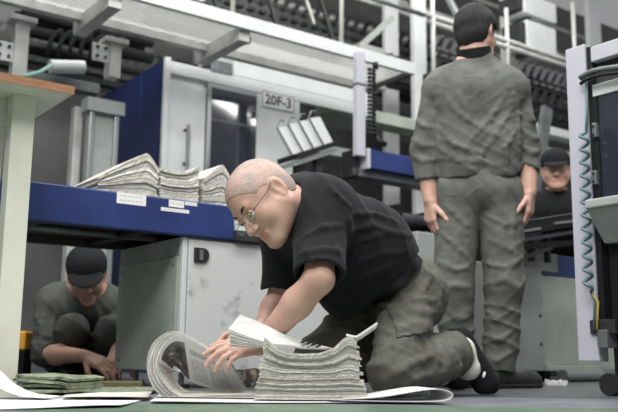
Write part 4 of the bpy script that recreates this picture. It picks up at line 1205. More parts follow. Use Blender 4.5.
# ------------------------------------------------------------------ generic work clothes
def jacket(t, J, H, name, m, lines=(), r=(0.125, 0.12, 0.115), sleeve=(0.078, 0.066), hem=1.02, slv=('L', 'R'), slv_end=None, folds=(), h=0.0065, collar=True, extra=(), fwd=None):
    sm, hm = mid(J['shL'], J['shR']), mid(J['hipL'], J['hipR'])
    ax = (hm - sm).normalized(); o = [Cn(mid(J['shL'], sm, .2), mid(J['shR'], sm, .2), 0.082, 0.082, 0.05), Cn(J['neck'], sm, 0.072, 0.1, 0.06)]
    for s in 'LR':
        o += [Cn(J['neck'] - Vector((0, 0, 0.015)), J['sh' + s], 0.055, 0.064, 0.05)]
        a = mid(J['sh' + s], sm, 0.45); b = mid(J['hip' + s], hm, 0.1); c = mid(a, b, 0.55)
        o += [Cn(a + ax * 0.04, c, r[0], r[1], 0.09), Cn(c, mid(a, b, hem), r[1], r[2], 0.07)]
        e = J['el' + s]; w = mid(e, J['wr' + s], (slv_end or {}).get(s, 0.9))
        o += [Cn(J['sh' + s], e, sleeve[0], sleeve[1], 0.007), Cn(e, w, sleeve[1], sleeve[1] * 0.88, 0.02)]
    na = (H.L(0, -0.03, -0.06) - J['neck']).normalized()
    if collar:
        o += [Cn(J['neck'] - na * 0.01, J['neck'] + na * 0.035, 0.08, 0.072, 0.015), Neg(Cn(J['neck'] + na * 0.02, J['neck'] + na * 0.1, 0.062, 0.066, 0.006))]
    o += list(extra)
    o += creases([p for p in o if p[0] in 'ce'], lines)
    o.append(Cut(mid(sm, hm, hem + 0.04), ax))
    for s in 'LR':
        e = J['el' + s]; w = mid(e, J['wr' + s], (slv_end or {}).get(s, 0.9)); d = (J['wr' + s] - e).normalized()
        o.append(Neg(Cn(w + d * 0.02, w + d * 0.11, 0.042, 0.046, 0.004)))
        o.append(Neg(Cn(w + d * 0.12, w + d * 0.19, 0.1, 0.1, 0.004)))
    return sdf_obj(name, o, h, m, t, folds)
def trousers(t, J, m, lines=(), rh=0.118, rt=0.108, rk=0.084, ra=0.072, folds=(), h=0.0065, cutz=None, waist=None):
    hm = mid(J['hipL'], J['hipR'])
    o = [Cn(J['hipL'], J['hipR'], rh, rh, 0.05)]
    if waist is not None: o.append(Cn(hm, waist, rh + 0.01, rh - 0.005, 0.05))
    for s in 'LR':
        o += [Cn(J['hip' + s], J['kn' + s], rt, rk, 0.03), Cn(J['kn' + s], J['an' + s], rk * 0.97, ra, 0.025)]
        d = (J['an' + s] - J['kn' + s]).normalized()
        o.append(Neg(Cn(J['an' + s] + d * 0.09, J['an' + s] + d * 0.16, 0.1, 0.1, 0.004)))
        if cutz is not None: o.append(Neg(Cn(J['an' + s] + d * 0.02, J['an' + s] + d * 0.09, 0.055, 0.06, 0.004)))
    o += creases([p for p in o if p[0] in 'ce'], lines, r=0.0075)
    o.append(Cut((0, 0, 0.02), (0, 0, -1)))
    return sdf_obj('trousers', o, h, m, t, folds)
def shoes(t, J, m=M_rubber):
    for s in 'LR':
        a, to = J['an' + s].copy(), J['to' + s].copy()
        fw = to - a; fw.z = 0; fw.normalize()
        he = a - fw * 0.03; he.z = 0.045
        b = a + fw * 0.12; b.z = 0.038
        tt = a + fw * 0.19; tt.z = 0.032
        sh = sdf_obj('shoe', [Cn(a + Vector((0, 0, 0.02)), he, 0.044, 0.042, 0.02), Cn(he, b, 0.042, 0.044, 0.03), Cn(b, tt, 0.044, 0.034, 0.02), Cut((0, 0, 0.004), (0, 0, -1))], 0.005, m, t)
        sdf_obj('sole', [Cn(Vector((he.x, he.y, 0.012)), Vector((b.x, b.y, 0.012)), 0.045, 0.048, 0.02), Cn(Vector((b.x, b.y, 0.012)), Vector((tt.x, tt.y, 0.012)), 0.048, 0.037, 0.02), Cut((0, 0, 0.0015), (0, 0, -1)), Cut((0, 0, 0.02), (0, 0, 1))], 0.005, M_dark, sh)

# ------------------------------------------------------------------ standing worker, back view
def standing():
    Y = 3.7
    t = thing('person', 'standing worker in grey jacket and trousers seen from behind', 'person', Vector((P(480, 385, Y).x, Y, 0)))
    J = dict(neck=P(475, 62, Y), shL=P(438, 90, Y), shR=P(513, 89, Y), elL=P(424, 150, Y + 0.01), elR=P(526, 148, Y), wrL=P(430, 200, Y - 0.03), wrR=P(530, 192, Y - 0.04),
             hipL=P(458, 192, Y), hipR=P(501, 192, Y), knL=P(454, 288, Y - 0.03), knR=P(504, 286, Y - 0.03), anL=P(459, 370, Y + 0.0), anR=P(499, 368, Y))
    for s, d in (('L', (-0.35, 0.94, 0)), ('R', (0.72, 0.35, 0))):
        J['an' + s].z = 0.085; J['to' + s] = J['an' + s] + Vector(d) * 0.15; J['to' + s].z = 0.03
    H = Head(P(476, 34, Y), (0.62, 0.78, -0.03), (0.0, 0, 1), 1.0)
    hL = hand(J['wrL'], (0.02, 0.02, -1), (-0.9, -0.45, 0), -1, (0.35, 0.4, 0.45, 0.5), 0.4, 1.0)
    hR = hand(J['wrR'], (-0.05, 0.05, -1), (0.85, -0.5, 0), 1, (0.35, 0.4, 0.45, 0.5), 0.4, 1.0)
    t['_skin'] = 'skin'
    sdf_obj('body', body_prims(J, H, 0.0, hL + hR), 0.0045, M_skin, t)
    H.face_parts(t, h=0.003)
    hr = grow(H.prims()[:2], 0.014) + [H.E((0, -0.035, 0.0), (0.075, 0.072, 0.085), 0.03), H.E((0, -0.055, -0.03), (0.06, 0.05, 0.05), 0.03)]
    hr += [Cut(H.L(0, 0.07, 0.05), H.f * 0.85 - H.u * 0.5), Cut(H.L(0, -0.05, -0.088), H.f * 0.5 - H.u)]
    for sx in (-1, 1):
        hr += [Neg(H.E((sx * 0.09, 0.03, -0.03), (0.03, 0.06, 0.06), 0.008))]
        hr += [H.C((sx * 0.073, 0.022, 0.03), (sx * 0.07, 0.02, -0.01), 0.010, 0.006, 0.01)]
    sdf_obj('hair', hr, 0.004, M_hair, t, [fold(0.006, 0.02, H.r + H.f * 0.4, 5, warp=2.0, wf=20), rough(0.003, 90, 7)])
    sm, hm = mid(J['shL'], J['shR']), mid(J['hipL'], J['hipR'])
    cz = hm.z + 0.085
    ex = []
    for s in 'LR':
        ex += [Cn(mid(J['hip' + s], hm, 0.25) + Vector((0, 0, 0.16)), mid(J['hip' + s], hm, 0.2) + Vector((0, 0, 0.10)), 0.112, 0.118, 0.02)]
        ex += [Cn(mid(J['hip' + s], hm, 0.15) + Vector((0, 0, 0.115)), mid(J['hip' + s], hm, 0.15) + Vector((0, 0, 0.04)), 0.108, 0.104, 0.008)]
    jf = [fold(0.008, 0.06, (0.55, 0.2, 0.8), 31, P(470, 140, Y - 0.1), 0.28, 2.4), fold(0.007, 0.05, (-0.6, 0.2, 0.8), 32, P(505, 120, Y - 0.1), 0.22, 2.0), fold(0.008, 0.08, (1, 0.2, 0.2), 38, P(476, 120, Y - .1), 0.3, 1.6), fold(0.007, 0.06, (0.2, 0.1, 1), 33, P(426, 135, Y), 0.10), fold(0.007, 0.06, (-0.2, 0.1, 1), 34, P(532, 130, Y), 0.10),
          fold(0.007, 0.05, (1, 0, 0.1), 35, hm + Vector((0, -0.1, 0.12)), 0.22, 0.8), rough(0.003, 25, 36)]
    jl = [[(445, 95), (460, 115), (482, 130)], [(505, 95), (490, 120), (468, 142)], [(512, 108), (495, 135), (478, 160)], [(440, 130), (455, 145), (486, 155)], [(438, 148), (460, 160), (500, 164)], [(517, 128), (505, 148), (508, 164)], [(456, 90), (464, 105), (470, 122)],
          [(414, 118), (424, 126), (434, 128)], [(411, 138), (422, 146), (434, 146)], [(413, 155), (424, 161), (436, 160)], [(524, 108), (531, 120), (537, 122)], [(522, 130), (530, 138), (538, 138)], [(521, 146), (530, 153), (537, 152)], [(441, 84), (437, 115), (438, 160)], [(511, 84), (518, 115), (520, 158)]]
    j = jacket(t, J, H, 'jacket', M_work, lines=jl, r=(0.112, 0.106, 0.098), sleeve=(0.07, 0.06), hem=0.86, slv_end={'L': 0.58, 'R': 0.44}, folds=jf, extra=ex)
    na = (H.L(0, -0.03, -0.06) - J['neck']).normalized()
    sdf_obj('collar', [Cn(J['neck'] + na * 0.0, J['neck'] + na * 0.07, 0.082, 0.076, 0.01), Neg(Cn(J['neck'] - na * .1, J['neck'] + na * 0.15, 0.066, 0.066, 0.005)), Cut(J['neck'] + na * 0.0, -na), Cut(J['neck'] + na * 0.064, na)], 0.004, M_blackcloth, j)
    tf = [fold(0.016, 0.10, (0.7, 0.1, 0.7), 41, P(500, 215, Y), 0.22, 2.2), fold(0.016, 0.09, (-0.6, 0.1, 0.8), 42, P(505, 275, Y), 0.2, 2.4), fold(0.015, 0.09, (0.6, 0, 0.8), 43, P(452, 270, Y), 0.25, 2.4),
          fold(0.016, 0.085, (0.5, 0, 1), 44, P(499, 335, Y), 0.2, 2.6), fold(0.015, 0.08, (-0.5, 0, 1), 45, P(459, 340, Y), 0.2, 2.6), fold(0.008, 0.12, (1, 0.3, 0.15), 47), rough(0.003, 25, 46)]
    tl = [[(445, 205), (465, 225), (470, 250)], [(438, 230), (455, 245), (472, 262)], [(440, 262), (455, 270), (468, 268)], [(437, 290), (455, 286), (470, 287)], [(485, 215), (505, 225), (522, 220)], [(490, 240), (510, 250), (524, 240)], [(482, 262), (505, 268), (522, 258)],
          [(484, 285), (505, 280), (520, 288)], [(484, 310), (500, 318), (516, 308)], [(482, 335), (500, 340), (514, 330)], [(484, 355), (498, 360), (514, 350)], [(515, 205), (512, 235), (518, 262)], [(448, 310), (458, 320), (470, 316)]]
    trousers(t, J, M_work, lines=tl, rh=0.098, rt=0.100, rk=0.088, ra=0.07, folds=tf, waist=hm + Vector((0, 0, 0.14)))
    shoes(t, J, M_rubber)
    return t
standing()

# ------------------------------------------------------------------ capped heads
def cap_on(t, H, m=M_blackcloth, h=0.004):
    c = grow(H.prims()[:2], 0.012) + [H.E((0, -0.005, 0.075), (0.083, 0.095, 0.066), 0.03), Cut(H.L(0, 0, 0.032), -H.u)]
    k = sdf_obj('cap', c, h, m, t)
    br = [H.E((0, 0.105, 0.036), (0.075, 0.082, 0.010), 0.006, [[1, 0, 0], [0, 0.966, 0.258], [0, -0.258, 0.966]]), Neg(H.E((0, 0.02, 0.02), (0.075, 0.08, 0.08), 0.006))]
    sdf_obj('brim', br, h * 0.8, m, k)
    mb = MB(); ball(mb, H.L(0, 0, 0.143), 0.008, 6); mb.build('button', m, k, smooth=True)
    hr = grow(H.prims()[:2], 0.006) + [H.E((0, -0.04, -0.015), (0.072, 0.065, 0.06), 0.02), Cut(H.L(0, 0.012, 0), H.f), Cut(H.L(0, 0, -0.05), -H.u), Cut(H.L(0, 0, 0.06), H.u)]
    for sx in (-1, 1): hr.append(Neg(H.E((sx * 0.085, 0.0, -0.012), (0.022, 0.03, 0.036), 0.005)))
    sdf_obj('hair', hr, h, M_hair, t)
def crouching():
    Y = 4.15
    t = thing('person', 'crouching worker in black cap and dark jacket behind the blue table', 'person', Vector((P(75, 380, Y).x, Y, 0)))
    J = dict(neck=P(80, 300, Y + 0.06), shR=P(52, 303, Y + 0.03), shL=P(116, 306, Y + 0.06), elR=P(44, 354, Y - 0.10), elL=P(126, 352, Y - 0.06), wrR=P(84, 356, Y - 0.26), wrL=P(118, 349, Y - 0.2),
             hipR=P(64, 356, Y + 0.22), hipL=P(104, 356, Y + 0.24), knR=P(72, 330, Y - 0.12), knL=P(112, 332, Y - 0.14))
    for s, px in (('R', 70), ('L', 108)):
        a = GP(px, 385); a = P(px, 376, Y + 0.02); a.z = 0.09; J['an' + s] = a; J['to' + s] = a + Vector((0.03, -0.14, -0.06))
    H = Head(P(87, 277, Y - 0.02), (0.22, -0.88, -0.40), (0.02, -0.42, 0.9), 1.08)
    hR = hand(J['wrR'], P(108, 366, Y - 0.30) - J['wrR'], (0.1, -0.6, 0.8), 1, (0.35, 0.4, 0.45, 0.5), 0.4, 1.0)
    hL = hand(J['wrL'], P(114, 366, Y - 0.28) - J['wrL'], (0.1, -0.6, 0.8), -1, (0.35, 0.4, 0.45, 0.5), 0.4, 1.0)
    t['_skin'] = 'tanned skin'
    sdf_obj('body', body_prims(J, H, 0.0, hL + hR), 0.005, M_skin2, t)
    H.face_parts(t, h=0.003)
    glasses(t, H)
    cap_on(t, H)
    jf = [fold(0.012, 0.07, (0.3, 0.3, 0.9), 51, J['elR'], 0.2), fold(0.012, 0.09, (0.7, 0.2, 0.6), 52), rough(0.003, 25, 53)]
    jacket(t, J, H, 'jacket', M_workd, lines=[[(45, 302), (42, 325), (40, 350)], [(56, 310), (51, 332), (56, 350)], [(62, 302), (67, 315), (64, 332)], [(38, 332), (48, 338), (58, 338)], [(96, 306), (100, 318), (98, 330)]], r=(0.12, 0.12, 0.12), sleeve=(0.075, 0.062), hem=0.95, slv_end={'R': 0.12, 'L': 0.2}, folds=jf)
    trousers(t, J, M_workd, rh=0.11, rt=0.1, rk=0.078, ra=0.062, folds=[fold(0.01, 0.07, (0.4, 0.2, 0.8), 55), rough(0.003, 25, 56)], waist=mid(J['hipL'], J['hipR']) + Vector((0, -0.02, 0.1)))
    shoes(t, J)
    return t
crouching()
def peering():
    Y = 5.6
    t = thing('person', 'worker in black cap and dark shirt peering over the black shelf', 'person', Vector((P(557, 372, Y + 0.5).x, Y + 0.4, 0)))
    J = dict(neck=P(556, 198, Y + 0.06), shR=P(533, 208, Y + 0.08), shL=P(582, 207, Y + 0.06), hipR=P(540, 258, Y + 0.50), hipL=P(574, 258, Y + 0.5))
    J['elR'] = J['shR'] + Vector((-0.03, -0.02, -0.29)); J['elL'] = J['shL'] + Vector((0.04, -0.02, -0.29))
    J['wrR'] = J['elR'] + Vector((0.06, -0.14, -0.2)); J['wrL'] = J['elL'] + Vector((-0.06, -0.14, -0.2))
    for s in 'LR':
        h_ = J['hip' + s]
        J['kn' + s] = Vector((h_.x, h_.y - 0.18, 0.44)); J['an' + s] = Vector((h_.x, h_.y + 0.0, 0.09)); J['to' + s] = Vector((h_.x, h_.y - 0.15, 0.03))
    H = Head(P(556, 171, Y), (-0.26, -0.96, -0.10), (-0.05, -0.10, 0.99), 1.08)
    hands = hand(J['wrR'], (0.1, -0.3, -0.9), (-0.8, -0.4, 0), 1) + hand(J['wrL'], (-0.1, -0.3, -0.9), (0.8, -0.4, 0), -1)
    t['_skin'] = 'tanned skin'
    sdf_obj('body', body_prims(J, H, 0.008, hands), 0.0055, M_skin2, t)
    H.face_parts(t, h=0.003)
    cap_on(t, H)
    jacket(t, J, H, 'jacket', M_blackcloth, folds=[fold(0.008, 0.08, (0.5, 0.2, 0.8), 61)], h=0.008)
    trousers(t, J, M_workd, waist=mid(J['hipL'], J['hipR']) + Vector((0, -0.05, 0.1)), h=0.009)
    shoes(t, J)
    return t
peering()
# ================================================================== NEWSPAPERS
def slab2(lo, hi, depth, jitter=0.0, seed=0, nd=3):
    """closed sheet between a lower and an upper line (near edge), swept by depth"""
    r = np.random.RandomState(seed); dn = depth.normalized()
    v = []; f = []; N = len(lo)
    for j in range(nd + 1):
        for line in (lo, hi):
            for p in line:
                e = dn * (jitter * (r.rand() - 0.5)) if j in (0, nd) else Vector((0, 0, 0))
                v.append(Vector(p) + depth * (j / nd) + e)
    def ix(j, s, i): return j * 2 * N + s * N + i
    for j in range(nd):
        for i in range(N - 1):
            f.append([ix(j, 0, i), ix(j + 1, 0, i), ix(j + 1, 0, i + 1), ix(j, 0, i + 1)])
            f.append([ix(j, 1, i), ix(j, 1, i + 1), ix(j + 1, 1, i + 1), ix(j + 1, 1, i)])
        f.append([ix(j, 0, 0), ix(j, 1, 0), ix(j + 1, 1, 0), ix(j + 1, 0, 0)])
        f.append([ix(j, 0, N - 1), ix(j + 1, 0, N - 1), ix(j + 1, 1, N - 1), ix(j, 1, N - 1)])
    for i in range(N - 1):
        f.append([ix(0, 0, i), ix(0, 0, i + 1), ix(0, 1, i + 1), ix(0, 1, i)])
        f.append([ix(nd, 0, i), ix(nd, 1, i), ix(nd, 1, i + 1), ix(nd, 0, i + 1)])
    return v, f
def paper_obj(name, path, depth, th, m, label=None, cat=None, group=None, parent=None, jitter=0.004, seed=0, nd=3, upper=None):
    if upper is None:
        dn = depth.normalized(); up = []
        for i in range(len(path)):
            t = (Vector(path[min(i + 1, len(path) - 1)]) - Vector(path[max(i - 1, 0)])).normalized()
            n = dn.cross(t)
            if n.z < 0 and i == 0: sg = -1
            elif i == 0: sg = 1
            up.append(Vector(path[i]) + n * sg * th)
        upper = up
    v, f = slab2(path, upper, depth, jitter, seed, nd)
    o = link_mesh(name, v, f, m, parent, None if parent is not None else center_base(v), smooth=False)
    if label: tag(o, label, cat, group)
    return o
def lerp_tab(tab, x):
    xs, ys = zip(*tab)
    return float(np.interp(x, xs, ys))

def strip(ncv, fcv, th, name, m, parent, nv=5, uv=False):
    N = len(ncv); v = []; uvs = []
    tang = np.gradient(ncv, axis=0); dirv = fcv - ncv
    nn = np.cross(tang, dirv); nn /= np.linalg.norm(nn, axis=1)[:, None]
    for s in (0, 1):
        for j in range(nv + 1):
            for i in range(N):
                p = ncv[i] * (1 - j / nv) + fcv[i] * (j / nv) + nn[i] * th * s
                v.append(p); uvs.append((i / (N - 1), 1 - j / nv))
    def ix(s, j, i): return s * (nv + 1) * N + j * N + i
    f = []
    for j in range(nv):
        for i in range(N - 1):
            f.append([ix(1, j, i), ix(1, j, i + 1), ix(1, j + 1, i + 1), ix(1, j + 1, i)])
            f.append([ix(0, j, i), ix(0, j + 1, i), ix(0, j + 1, i + 1), ix(0, j, i + 1)])
    for i in range(N - 1):
        f.append([ix(0, 0, i), ix(0, 0, i + 1), ix(1, 0, i + 1), ix(1, 0, i)])
        f.append([ix(0, nv, i), ix(1, nv, i), ix(1, nv, i + 1), ix(0, nv, i + 1)])
    for i in (0, N - 1):
        for j in range(nv):
            f.append([ix(0, j, i), ix(1, j, i), ix(1, j + 1, i), ix(0, j + 1, i)])
    o = link_mesh(name, np.array(v), f, m, parent, uvs=uvs if uv else None, smooth=False)
    return o
def dense(c, n=40):
    t = np.linspace(0, len(c) - 1, n); c = np.array(c)
    # Catmull-Rom
    out = []
    for x in t:
        i = min(int(x), len(c) - 2); f = x - i
        p0, p1, p2, p3 = c[max(i - 1, 0)], c[i], c[i + 1], c[min(i + 2, len(c) - 1)]
        out.append(0.5 * ((2 * p1) + (-p0 + p2) * f + (2 * p0 - 5 * p1 + 4 * p2 - p3) * f * f + (-p0 + 3 * p1 - 3 * p2 + p3) * f ** 3))
    return np.array(out)
# near stack: folded papers
NS = 24
yF = 2.47
xL = P(253, 398, yF).x; xR = P(366, 396, yF).x
def zpx(py): return P(300, py, yF).z
base_z = 0.009
# lower edges of the layers on the near face, left to right (t, height); blended from the flat floor to the wavy top
Hpx = [(253, 336), (263, 337), (266, 338.5), (272, 344), (279, 349.5), (287, 352.5), (302, 353.5), (320, 352.5), (335, 347), (344, 338), (349, 335), (353, 337), (357, 341), (367, 346)]
HX = np.array([P(px, 360, yF).x for px, _ in Hpx]); HZ = np.array([zpx(py) for _, py in Hpx])
flat = zpx(352)
def height(x, s):
    w = s ** 1.3
    H = (flat * (1 - w) + np.interp(x, HX, HZ) * w - base_z) * s + base_z
    t = (x - xL) / (xR - xL)
    return H + 0.0045 * np.sin(7 * t + 9 * s) * s * (1 - s) + 0.003 * np.sin(17 * t + 23 * s) * s * (1 - s)
lv = np.sort(np.concatenate([[0], (np.arange(1, NS) + (RNG.rand(NS - 1) - 0.5) * 0.8) / NS, [1]]))
for k in range(NS):
    s0, s1 = lv[k], lv[k + 1]
    ja = RNG.rand() * 0.008; jb = (RNG.rand() - 0.5) * 0.016; jy = (RNG.rand() - 0.5) * 0.012
    t = np.linspace(0, 1, 46)
    def line(s, d):
        gx = np.linspace(xL - 0.02, xR + 0.02, 60); x0 = xL + ja + 0.030 * lv[k] ** 1.2; x1 = xR + jb - 0.026 * lv[k]
        x = np.concatenate([[x0], gx[(gx > x0 + 0.001) & (gx < x1 - 0.001)], [x1]])
        z = height(x, s) + d
        return [(x[i], yF + jy, z[i]) for i in range(len(x))]
    paper_obj('newspaper', line(s0, 0.0), Vector((0.0, 0.115, 0)), 0, (M_paper, M_paper2, M_paper, M_paper2, M_paper, M_paper2, M_paperw)[k % 7], 'folded newspaper piled in the tall stack on the floor before the kneeling man', 'newspaper', 'newspapers in the floor stack', jitter=0.0018, seed=k, upper=line(s1, -0.0008))
# turned up flap on the stack, right end
pa = [P(px, py, yF + 0.03) for px, py in ((346, 337), (352, 338.5), (357, 339), (362, 336), (368, 332), (374, 328), (378, 325))]
paper_obj('newspaper', [p + Vector((0, 0, 0.004)) for p in pa], Vector((0.0, 0.07, -0.012)), 0.006, M_paperw, 'newspaper with turned up corner on the right end of the floor stack', 'newspaper', jitter=0.0, seed=61)
# lifted sheaf: fans open in front of the wrist
sf = thing('newspaper', 'lifted newspaper with fanned pages drooping over the kneeling man wrist', 'newspaper', P(280, 345, 2.45))
for j in range(9):
    s = j / 8                                           # 0 bottom page, 1 top page
    farL = [(333, 349.5 - 1.5 * s), (312, 346.5 - 3 * s), (290, 342 - 5 * s), (266, 338 - 13 * s), (252, 337 - 18 * s), (240, 337 - 22.5 * s)]
    nearL = [(306, 349.0 - 1.0 * s), (290, 347.0 - 2 * s), (272, 347.5 - 4 * s), (252, 347 - 9 * s), (238, 347 - 14 * s), (228 + 1.5 * math.sin(3 * s), 346 - 17 * s)]
    def sm(c, Y0, Y1):
        tt = np.linspace(0, len(c) - 1, 22); c = np.array(c)
        return np.array([tuple(P(np.interp(x, range(len(c)), c[:, 0]), np.interp(x, range(len(c)), c[:, 1]), Y0 + (Y1 - Y0) * x / (len(c) - 1))) for x in tt])
    nA = sm(nearL, 2.54, 2.47); fA = sm(farL, 2.60, 2.52)
    strip(nA, fA, 0.0012, 'page', M_paperw if j % 2 or j == 8 else M_paper2, sf, nv=3)
mp = MB()
for i in range(4):
    px = 300 + 5.0 * i; py = 342.8 + 1.4 * i
    q = [P(px, py, 2.53), P(px + 2.2, py + 0.9, 2.53), P(px + 6, py - 0.6, 2.56), P(px + 3.8, py - 1.5, 2.56)]
    mp.quadbox([x + Vector((0, 0, 0.0)) for x in q] + [x + Vector((0, -0.001, 0.0025)) for x in q])
mp.build('printed_stripes', M_ink, sf)

# opened bundle at left: nested pages in a C shape, inner page printed
def page_print():
    m = mat('printed inner page', 'd9d9d8', 0.75)
    nt = m.node_tree; b = nt.nodes['Principled BSDF']
    uv = nt.nodes.new('ShaderNodeUVMap'); uv.uv_map = 'UVMap'
    sp = nt.nodes.new('ShaderNodeSeparateXYZ'); nt.links.new(uv.outputs[0], sp.inputs[0])
    def M(op, a, b_=0.0):
        k = nt.nodes.new('ShaderNodeMath'); k.operation = op
        for i, x in enumerate((a, b_)):
            if isinstance(x, (int, float)): k.inputs[i].default_value = x
            else: nt.links.new(x, k.inputs[i])
        return k.outputs[0]
    U_, V_ = sp.outputs['X'], sp.outputs['Y']
    def rect(u0, u1, v0, v1):
        return M('MULTIPLY', M('MULTIPLY', M('GREATER_THAN', U_, u0), M('LESS_THAN', U_, u1)), M('MULTIPLY', M('GREATER_THAN', V_, v0), M('LESS_THAN', V_, v1)))
    n = nt.nodes.new('ShaderNodeTexNoise'); n.inputs['Scale'].default_value = 5.5; n.inputs['Detail'].default_value = 5; nt.links.new(uv.outputs[0], n.inputs['Vector'])
    r = nt.nodes.new('ShaderNodeValToRGB')
    e = r.color_ramp.elements; e[0].position = 0.38; e[0].color = lin('3a3839'); e[1].position = 0.62; e[1].color = lin('77716f')
    x = e.new(0.66); x.color = lin('cfcbc8')
    nt.links.new(n.outputs['Fac'], r.inputs['Fac'])
    lines = M('GREATER_THAN', M('SINE', M('MULTIPLY', V_, 150.0)), 0.1)
    dash = nt.nodes.new('ShaderNodeTexNoise'); dash.inputs['Scale'].default_value = 60; nt.links.new(uv.outputs[0], dash.inputs['Vector'])
    txt = M('MULTIPLY', M('MULTIPLY', lines, M('GREATER_THAN', dash.outputs['Fac'], 0.46)), M('MAXIMUM', rect(0.6, 0.74, 0.08, 0.6), rect(0.76, 0.9, 0.08, 0.6)))
    head = M('MULTIPLY', M('GREATER_THAN', dash.outputs['Fac'], 0.5), rect(0.6, 0.9, 0.68, 0.8))
    photo = rect(0.05, 0.55, 0.03, 0.9)
    def mix(fac, a, c):
        k = nt.nodes.new('ShaderNodeMix'); k.data_type = 'RGBA'
        nt.links.new(fac, k.inputs['Factor'])
        for i, z in ((6, a), (7, c)):
            if isinstance(z, tuple): k.inputs[i].default_value = z
            else: nt.links.new(z, k.inputs[i])
        return k.outputs[2]
    c1 = mix(txt, lin('d6d6d6'), lin('8f8f90'))
    c2 = mix(head, c1, lin('808081'))
    c3 = mix(photo, c2, r.outputs['Color'])
    nt.links.new(c3, b.inputs['Base Color'])
    return m
M_page = page_print()
yB = 2.56
near = [(256, 394, yB + .0), (236, 394, yB), (210, 394.5, yB), (190, 395.5, yB), (178, 394, yB), (166, 384, yB - .01), (159, 370, yB - .01), (159, 358, yB - .01), (164, 346, yB), (173, 337.5, yB), (182, 337, yB + .01), (196, 343, yB + .02), (212, 352, yB + .03), (228, 359, yB + .05)]
far = [(256, 391, yB + .16), (236, 391, yB + .16), (212, 391, yB + .16), (196, 391, yB + .16), (186, 390, yB + .15), (178, 384, yB + .14), (173, 376, yB + .13), (172, 369, yB + .12), (174, 366, yB + .12), (180, 370, yB + .13), (188, 379, yB + .14), (204, 386, yB + .17), (224, 389.5, yB + .19), (246, 390, yB + .21)]
nc = np.array([tuple(P(*q)) for q in dense(near)]); fc = np.array([tuple(P(*q)) for q in dense(far)])
bd = thing('newspaper_bundle', 'opened bundle of newspapers curled up by the kneeling man hand', 'newspaper', Vector((nc[:, 0].mean(), yB + 0.1, 0.0)))
tang = np.gradient(nc, axis=0); nn = np.cross(tang, fc - nc); nn /= np.linalg.norm(nn, axis=1)[:, None]
ctr = np.array([P(205, 372, yB + .08)[:]])
inward = np.sign(((ctr - nc) * nn).sum(1))[:, None]
side = -1.0 if inward[20:30].mean() > 0 else 1.0       # outward sense of nn
NPG = 11
for k in range(NPG):
    prof_ = np.interp(np.arange(len(nc)) / (len(nc) - 1), [0, 0.25, 0.4, 0.6, 0.72, 0.85, 1.0], [0.55, 0.6, 1.0, 1.0, 0.6, 0.25, 0.15])[:, None]
    off = nn * side * 0.0034 * k * prof_
    wob = 0.0008 * prof_ * np.sin(np.arange(len(nc)) * 0.7 + k)[:, None] * nn
    n_k = nc + off + wob + np.array([0, -0.004 * math.sin(k * 2.1), 0]); f_k = fc + off + wob
    n_k[:, 2] = np.maximum(n_k[:, 2], 0.0095 + 0.0002 * (NPG - k)); f_k[:, 2] = np.maximum(f_k[:, 2], 0.0095 + 0.0002 * (NPG - k))
    strip(n_k, f_k, 0.0016 * side, 'page', M_paperw if k % 2 else M_paper, bd)
cut0 = 20
ni = nc[cut0:] - nn[cut0:] * side * 0.003; fi = fc[cut0:] - nn[cut0:] * side * 0.003
# printed inner page: from the curl round to the flap end
o_ = strip(ni[:], fi[:], 0.0008 * side, 'printed_page', M_page, bd, uv=True)
o_['label'] = 'inner page with dark photograph and text'
# dark rolled bit between the bundle and the stack
p = P(249, 378, 2.78)
mb = MB(); mb.tube([p, p + Vector((0.012, 0.10, 0.0))], 0.03, 24)
o = single('paper_roll', mb, mat('dark printed paper', '29282a', 0.7, col2='8d7d6c', scale=30, amt=(0.5, 0.62)), 'small dark printed paper roll between the opened bundle and the stack', 'roll')

# sheets on the floor
def sheet(pix, label, m, name='paper_sheet', z0=0.004, amp=0.006, seed=0, th=0.0015, n=10, group=None):
    """pix: four floor pixels (near-left, near-right, far-right, far-left)"""
    q = [GP(*c) for c in pix]
    v = []; f = []
    for s in (0, 1):
        for j in range(n + 1):
            for i in range(n + 1):
                a, b = i / n, j / n
                p = (q[0] * (1 - a) + q[1] * a) * (1 - b) + (q[3] * (1 - a) + q[2] * a) * b
                z = z0 + amp * (0.5 + 0.5 * math.sin(5.1 * a + 3.7 * b + seed * 1.9)) * (0.25 + 0.75 * (abs(a - .5) + abs(b - .5))) + th * s
                v.append((p.x, p.y, z))
    M1 = (n + 1) ** 2
    for j in range(n):
        for i in range(n):
            k = j * (n + 1) + i
            f.append([M1 + k, M1 + k + 1, M1 + k + n + 2, M1 + k + n + 1]); f.append([k, k + n + 1, k + n + 2, k + 1])
    rim = [i for i in range(n)] + [n + (n + 1) * j for j in range(n)] + [(n + 1) * (n + 1) - 1 - i for i in range(n)] + [(n + 1) * (n - j) for j in range(n)]
    for a, b in zip(rim, rim[1:] + rim[:1]): f.append([a, b, M1 + b, M1 + a])
    o = link_mesh(name, v, f, m, None, center_base(v), smooth=True)
    return tag(o, label, 'paper', group)
sheet([(150, 404), (400, 404), (366, 397.2), (160, 395.0)], 'wide white sheet lying under the opened bundle and the floor stack', M_paperw, z0=0.003, amp=0.004, seed=1)
sheet([(-30, 411), (120, 408), (150, 398.5), (-10, 399)], 'large white sheet at the lower left corner of the floor', M_paperw, z0=0.002, amp=0.006, seed=2)
sheet([(60, 402), (148, 401.5), (152, 396.5), (75, 396)], 'grey white sheet between the green pile and opened bundle', M_paper, z0=0.0115, amp=0.003, seed=3)
sheet([(30, 396.5), (155, 394.5), (160, 390.5), (60, 391)], 'flat greenish sheet beneath the green paper pile', M_paperg, z0=0.010, amp=0.004, seed=4)
sheet([(86, 387), (128, 387), (122, 383.5), (95, 383.5)], 'small white sheet under the crouching worker hands', M_paperw, z0=0.002, amp=0.004, seed=5)
